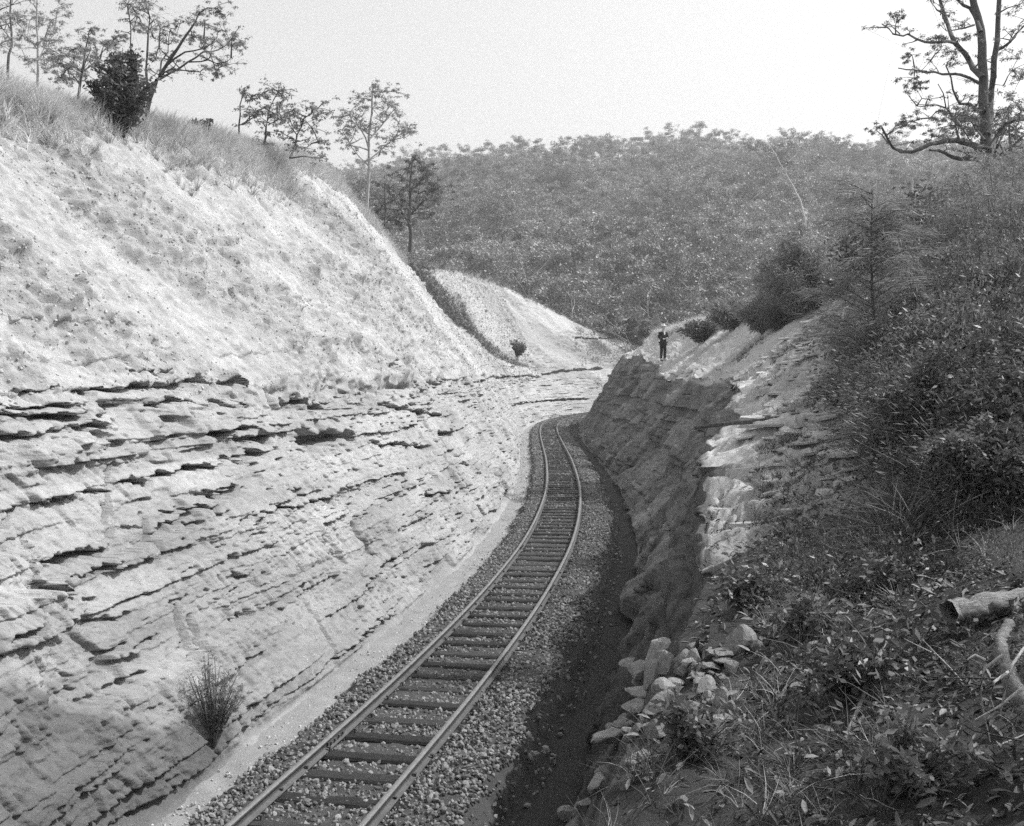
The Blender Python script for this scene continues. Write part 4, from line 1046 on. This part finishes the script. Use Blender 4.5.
more = [(905, 250, 27, 2.4, 2.4, 'leaf'), (960, 260, 22, 2.6, 2.2, 'leaf'), (1010, 270, 19, 2.4, 2.4, 'needle'), (945, 300, 19, 2.2, 1.9, 'leaf'), (1000, 350, 14, 1.8, 1.7, 'leaf'), (920, 380, 15, 1.7, 1.3, 'leaf_dark'),
        (965, 400, 12.5, 1.5, 1.3, 'leaf'), (880, 360, 17.5, 1.6, 1.3, 'leaf'), (1020, 480, 9.2, 1.2, 1.1, 'leaf_dark'), (925, 450, 11.5, 1.2, .9, 'leaf'), (905, 420, 13.5, 1.1, .8, 'leaf'), (865, 280, 31, 2.4, 2.0, 'needle'), (780, 300, 38, 2.2, 1.4, 'leaf'), (985, 520, 8.6, .9, .8, 'leaf')]
for k, (px, py, Y, w_, h, lm_) in enumerate(more):
    shrub('bush', '%s shrub in the right-hand thicket %s' % ({'leaf': 'loose leafy', 'needle': 'fine-leaved', 'leaf_dark': 'dark leafy'}[lm_], 'beside the rock shelf' if px < 900 else 'high up under the big tree' if py < 310 else 'halfway down the slope' if py < 410 else 'low down above the log'), at_r(px, py, Y, -.05), w_, h, 34, 150, (.06, .022) if lm_ != 'needle' else (.13, .014), M[lm_], 140 + k, clump=.36, low=.5, droop=.2, group='shrubs of the right-hand thicket')
# unseen tree added outside the right edge to shade the near bank
for k, (x_, y_, h_) in enumerate([(8.4, 2.6, 6.5)]):
    wd, V, F = gum(950 + k, h=h_, spread=.42, bare=.35, nb=11, per=85, leaf=(.22, .09), clump=.85, trunk=.13, lean=.1, sub=5)
    make_tree('eucalyptus_tree', ['broad eucalyptus beyond the right edge that shades the near bank', 'smaller eucalyptus beyond the right edge shading the log'][k], Vector((x_, y_, drop(B_R, x_, y_) - .1)), wd, V, F, M['bark'], M['leaf'])

# slender needle-leaved sapling
def needle_tree(base, h, seed):
    g = random.Random(seed); wd = Wood(); C_, D_ = [], []
    top = np.array([.0, .1, h]); wd.limb([(0, 0, -.1), (.02, 0, h * .35), (-.03, .05, h * .7), top], .035, .008, 6)
    for i in range(46):
        t = .22 + .78 * (i + g.random()) / 46; p0 = np.array([-.02 * t, .08 * t, h * t]); az = g.uniform(0, 6.28)
        L_ = (1.15 - .75 * t) * g.uniform(.6, 1.1) * h * .36
        p1 = p0 + np.array([math.cos(az), math.sin(az), .5]) * L_ * .55; p2 = p1 + np.array([math.cos(az), math.sin(az), .05]) * L_ * .5
        wd.limb([p0, p1, p2], .009, .003, 4)
        for k in range(120):
            u = g.random(); q = p0 + (p1 - p0) * min(u * 2, 1) if u < .5 else p1 + (p2 - p1) * (u * 2 - 1)
            C_.append(q + np.array([g.gauss(0, .05), g.gauss(0, .05), g.gauss(0, .04)])); D_.append(np.array([math.cos(az) + g.gauss(0, .3), math.sin(az) + g.gauss(0, .3), .2 - .5 * u]))
    V, F = leaf_quads(np.array(C_), .24, .010, seed, 0, np.array(D_))
    return make_tree('sapling', 'slender needle-leaved sapling standing in grass beside the rock shelf', base, wd, V, F, M['bark'], M['needle'], None, 'sapling', 'foliage', 'stem')
needle_tree(at_r(872, 415, 15.5), 3.1, 61)

# fallen wood on the near bank
def deadwood(name, label, pts, r0, r1, sides=9, twigs=(), m='bark_dead'):
    b = Vector(pts[0]); wd = Wood(); Q = [np.array(Vector(p) - b) for p in pts]; S_ = [Q[0]]
    for a, c in zip(Q[:-1], Q[1:]):
        d = np.linalg.norm(c - a)
        for t in (.33, .66, 1): S_.append(a + (c - a) * t + (np.array([random.gauss(0, 1) for _ in range(3)]) * d * .02 if t < 1 else 0))
    S2 = [S_[0]]
    for a, c in zip(S_[:-1], S_[1:]): S2 += [a + (c - a) * .33, a + (c - a) * .66, c]
    wd.limb(S2, r0, r1, sides + 3, .5)
    o_ = tag(empty(name, b), label, 'log' if 'log' in name else 'branch'); obj('wood', wd.mesh('wood', M[m]), o_)
    for t in twigs:
        w2 = Wood(); w2.limb([np.array(Vector(p) - b) for p in t], .007, .003, 5); obj('twig', w2.mesh('twig', M['bark_dead']), o_)
    return o_
h = on(B_R, 952, 622); Yl = h.y - .3
deadwood('fallen_log', 'weathered split log lying on the bank at the right edge', [at(948, 612, Yl) , at(985, 606, Yl + .1), at(1024, 600, Yl + .2), at(1080, 592, Yl + .5), at(1200, 585, Yl + 1)], 11 * Yl / FPX, 14 * Yl / FPX, m='log')
Yb_ = on(B_R, 1005, 690).y - .55
deadwood('fallen_branch', 'bleached crooked branch with curling twigs below the log', [at(1010, 622, Yb_ + .3), at(1000, 640, Yb_ + .2), at(1003, 660, Yb_ + .1), at(1012, 685, Yb_), at(1030, 715, Yb_ - .1), at(1060, 760, Yb_ - .3)], 5 * Yb_ / FPX, 11 * Yb_ / FPX, 8,
         [[at(1003, 655, Yb_), at(985, 668, Yb_), at(980, 690, Yb_), at(984, 715, Yb_), at(990, 742, Yb_)], [at(1008, 672, Yb_), at(994, 682, Yb_ - .1), at(990, 698, Yb_ - .1), at(995, 712, Yb_ - .1)],
          [at(1024, 648, Yb_), at(1012, 665, Yb_ - .1), at(1004, 695, Yb_ - .1), at(1000, 715, Yb_ - .1)], [at(985, 660, Yb_), at(975, 655, Yb_), at(967, 660, Yb_)], [at(1020, 690, Yb_ - .1), at(1000, 706, Yb_ - .1), at(975, 720, Yb_ - .1)]], m='log')
Ys_ = on(B_R, 1010, 806).y
deadwood('fallen_stick', 'short bleached stick end in the bottom right corner', [at(1004, 810, Ys_), at(1024, 801, Ys_ + .05), at(1060, 790, Ys_ + .1)], 6 * Ys_ / FPX, 7 * Ys_ / FPX)
a_, b_ = on(B_R, 845, 745), on(B_R, 888, 660)
deadwood('fallen_stick', 'long thin pale stick leaning across the dark foreground litter', [a_ + Vector((0, 0, .03)), (a_ + b_) / 2 + Vector((0, 0, .08)), b_ + Vector((0, 0, .12))], .008, .013, m='stick')
a_, b_ = on(B_R, 805, 418), on(B_R, 722, 434)
if a_ is not None and b_ is not None:
    deadwood('fallen_pole', 'thin bare pole lying across the rock shelf and over its edge', [a_ + Vector((.2, 0, .06)), (a_ + b_) / 2 + Vector((0, 0, .10)), b_ + Vector((-.5, 0, .12))], .05, .03, m='bark')
# broad-leaved seedlings
for k, (px, py) in enumerate([(690, 760), (745, 610), (800, 640), (870, 600), (905, 790), (850, 700)]):
    h = on(B_R, px, py)
    if h is not None:
        shrub('seedling', ['low leafy plant below the stone heap', 'leafy sprig behind the round pitted boulder', 'broad-leaved sprig above the dark foreground hollow', 'leafy plant just left of the weathered log', 'pale-leaved plant below the bleached branch', 'dark leafy plant in the middle of the foreground litter'][k],
              h, .5, .34, 14, 14, (.06, .026), M['leaf_gloss'] if k % 2 else M['leaf'], 80 + k, clump=.3, low=.5, cat='plant')

# ------------------------------------------------------------------ the person on the right-hand knoll
def skin(name, verts, edges, radii, m, parent, root=0):
    me = bpy.data.meshes.new(name); me.from_pydata(verts, edges, []); me.materials.append(m)
    o_ = obj(name, me, parent)
    md = o_.modifiers.new('skin', 'SKIN'); md.use_smooth_shade = True
    for i, r_ in enumerate(radii): me.skin_vertices[0].data[i].radius = r_ if isinstance(r_, tuple) else (r_, r_)
    me.skin_vertices[0].data[root].use_root = True
    o_.modifiers.new('sub', 'SUBSURF').levels = 1; o_.modifiers['sub'].render_levels = 2
    return o_
hp = on(B_R, 663, 361) or at_r(663, 361, 56)
person = tag(empty('person', hp, R(25)), 'person in a dark suit and pale hat standing on the right-hand knoll', 'person')
vb = [(0, 0, .95), (0, 0, 1.15), (0, .01, 1.38), (0, 0, 1.50), (0, -.01, 1.60), (0, -.01, 1.74),
      (.09, 0, .88), (.10, -.02, .5), (.10, .02, .09), (.11, -.13, .05), (-.09, 0, .88), (-.11, -.03, .5), (-.12, .0, .09), (-.13, -.15, .05),
      (.19, 0, 1.40), (.25, -.02, 1.15), (.10, -.20, 1.12), (.02, -.23, 1.14), (-.19, 0, 1.40), (-.25, -.02, 1.15), (-.10, -.22, 1.08), (-.02, -.25, 1.09)]
eb = [(0, 1), (1, 2), (2, 3), (3, 4), (4, 5), (0, 6), (6, 7), (7, 8), (8, 9), (0, 10), (10, 11), (11, 12), (12, 13), (2, 14), (14, 15), (15, 16), (16, 17), (2, 18), (18, 19), (19, 20), (20, 21)]
rb = [(.15, .11), (.14, .10), (.17, .11), .055, .085, .075, .085, .06, .045, .035, .085, .06, .045, .035, .06, .05, .04, .04, .06, .05, .04, .04]
skin('body', vb, eb, rb, M['skin'], person)
skin('jacket', [vb[i] for i in (0, 1, 2)] + [(0, 0, 1.47)] + [vb[14], vb[15], (.115, -.185, 1.12), vb[18], vb[19], (-.115, -.205, 1.085), (0, 0, .80)], [(0, 1), (1, 2), (2, 3), (2, 4), (4, 5), (5, 6), (2, 7), (7, 8), (8, 9), (0, 10)],
     [(.18, .14), (.17, .13), (.19, .135), (.08, .08), .075, .066, .055, .075, .066, .055, (.19, .15)], M['suit'], person)
skin('trousers', [(0, 0, .95)] + [vb[i] for i in (6, 7, 8, 10, 11, 12)], [(0, 1), (1, 2), (2, 3), (0, 4), (4, 5), (5, 6)], [(.165, .125), .10, .08, .066, .10, .08, .066], M['suit'], person)
for s_ in (1, -1):
    i = 8 if s_ > 0 else 12
    skin('shoe', [(vb[i][0], vb[i][1] + .03, .045), (vb[i][0] + .01 * s_, vb[i][1] - .17, .035)], [(0, 1)], [.055, .045], M['suit'], person)
bm = bmesh.new()
bmesh.ops.create_cone(bm, cap_ends=True, segments=20, radius1=.105, radius2=.09, depth=.11, matrix=Matrix.Translation((0, 0, 1.80)))
bmesh.ops.create_cone(bm, cap_ends=True, segments=20, radius1=.18, radius2=.17, depth=.014, matrix=Matrix.Translation((0, 0, 1.748)))
me = bpy.data.meshes.new('hat'); bm.to_mesh(me); bm.free(); me.materials.append(M['white']); obj('hat', me, person)
bm = bmesh.new(); v = [bm.verts.new(c) for c in ((-.05, -.13, 1.46), (.05, -.13, 1.46), (.02, -.155, 1.30), (-.02, -.155, 1.30))]; bm.faces.new(v); r_ = bmesh.ops.extrude_face_region(bm, geom=bm.faces[:])
for q in r_['geom']:
    if isinstance(q, bmesh.types.BMVert): q.co.y += .03
me = bpy.data.meshes.new('shirt_front'); bm.to_mesh(me); bm.free(); me.materials.append(M['white']); obj('shirt_front', me, person)
bm = bmesh.new()
bmesh.ops.create_uvsphere(bm, u_segments=10, v_segments=8, radius=1, matrix=Matrix.Translation((0, -.02, 1.655)) @ Matrix.Diagonal((.078, .095, .115, 1)))
bmesh.ops.create_cone(bm, cap_ends=True, segments=6, radius1=.018, radius2=.006, depth=.05, matrix=Matrix.Translation((0, -.125, 1.65)) @ Matrix.Rotation(R(90), 4, 'X'))
for s_ in (1, -1): bmesh.ops.create_uvsphere(bm, u_segments=6, v_segments=5, radius=.022, matrix=Matrix.Translation((.08 * s_, 0, 1.655)))
me = bpy.data.meshes.new('face'); bm.to_mesh(me); bm.free(); me.materials.append(M['skin']); obj('face', me, person)

# ------------------------------------------------------------------ the hazy air of the valley
bm = bmesh.new(); bmesh.ops.create_cube(bm, size=1.0)
for v in bm.verts: v.co = Vector((v.co.x * 1800 + 40, v.co.y * 1300 + 520, v.co.z * 123 + 40.5))
me = bpy.data.meshes.new('haze'); bm.to_mesh(me); bm.free()
hm = bpy.data.materials.new('haze'); hm.use_nodes = True; hn = hm.node_tree.nodes; hn.remove(hn['Principled BSDF'])
pv = hn.new('ShaderNodeVolumePrincipled'); pv.inputs['Color'].default_value = (.9, .9, .9, 1); pv.inputs['Density'].default_value = .0008; pv.inputs['Anisotropy'].default_value = .2
hm.node_tree.links.new(pv.outputs[0], hn['Material Output'].inputs['Volume']); me.materials.append(hm)
tag(obj('haze', me), 'thin bright haze filling the valley air', None, None, 'stuff')
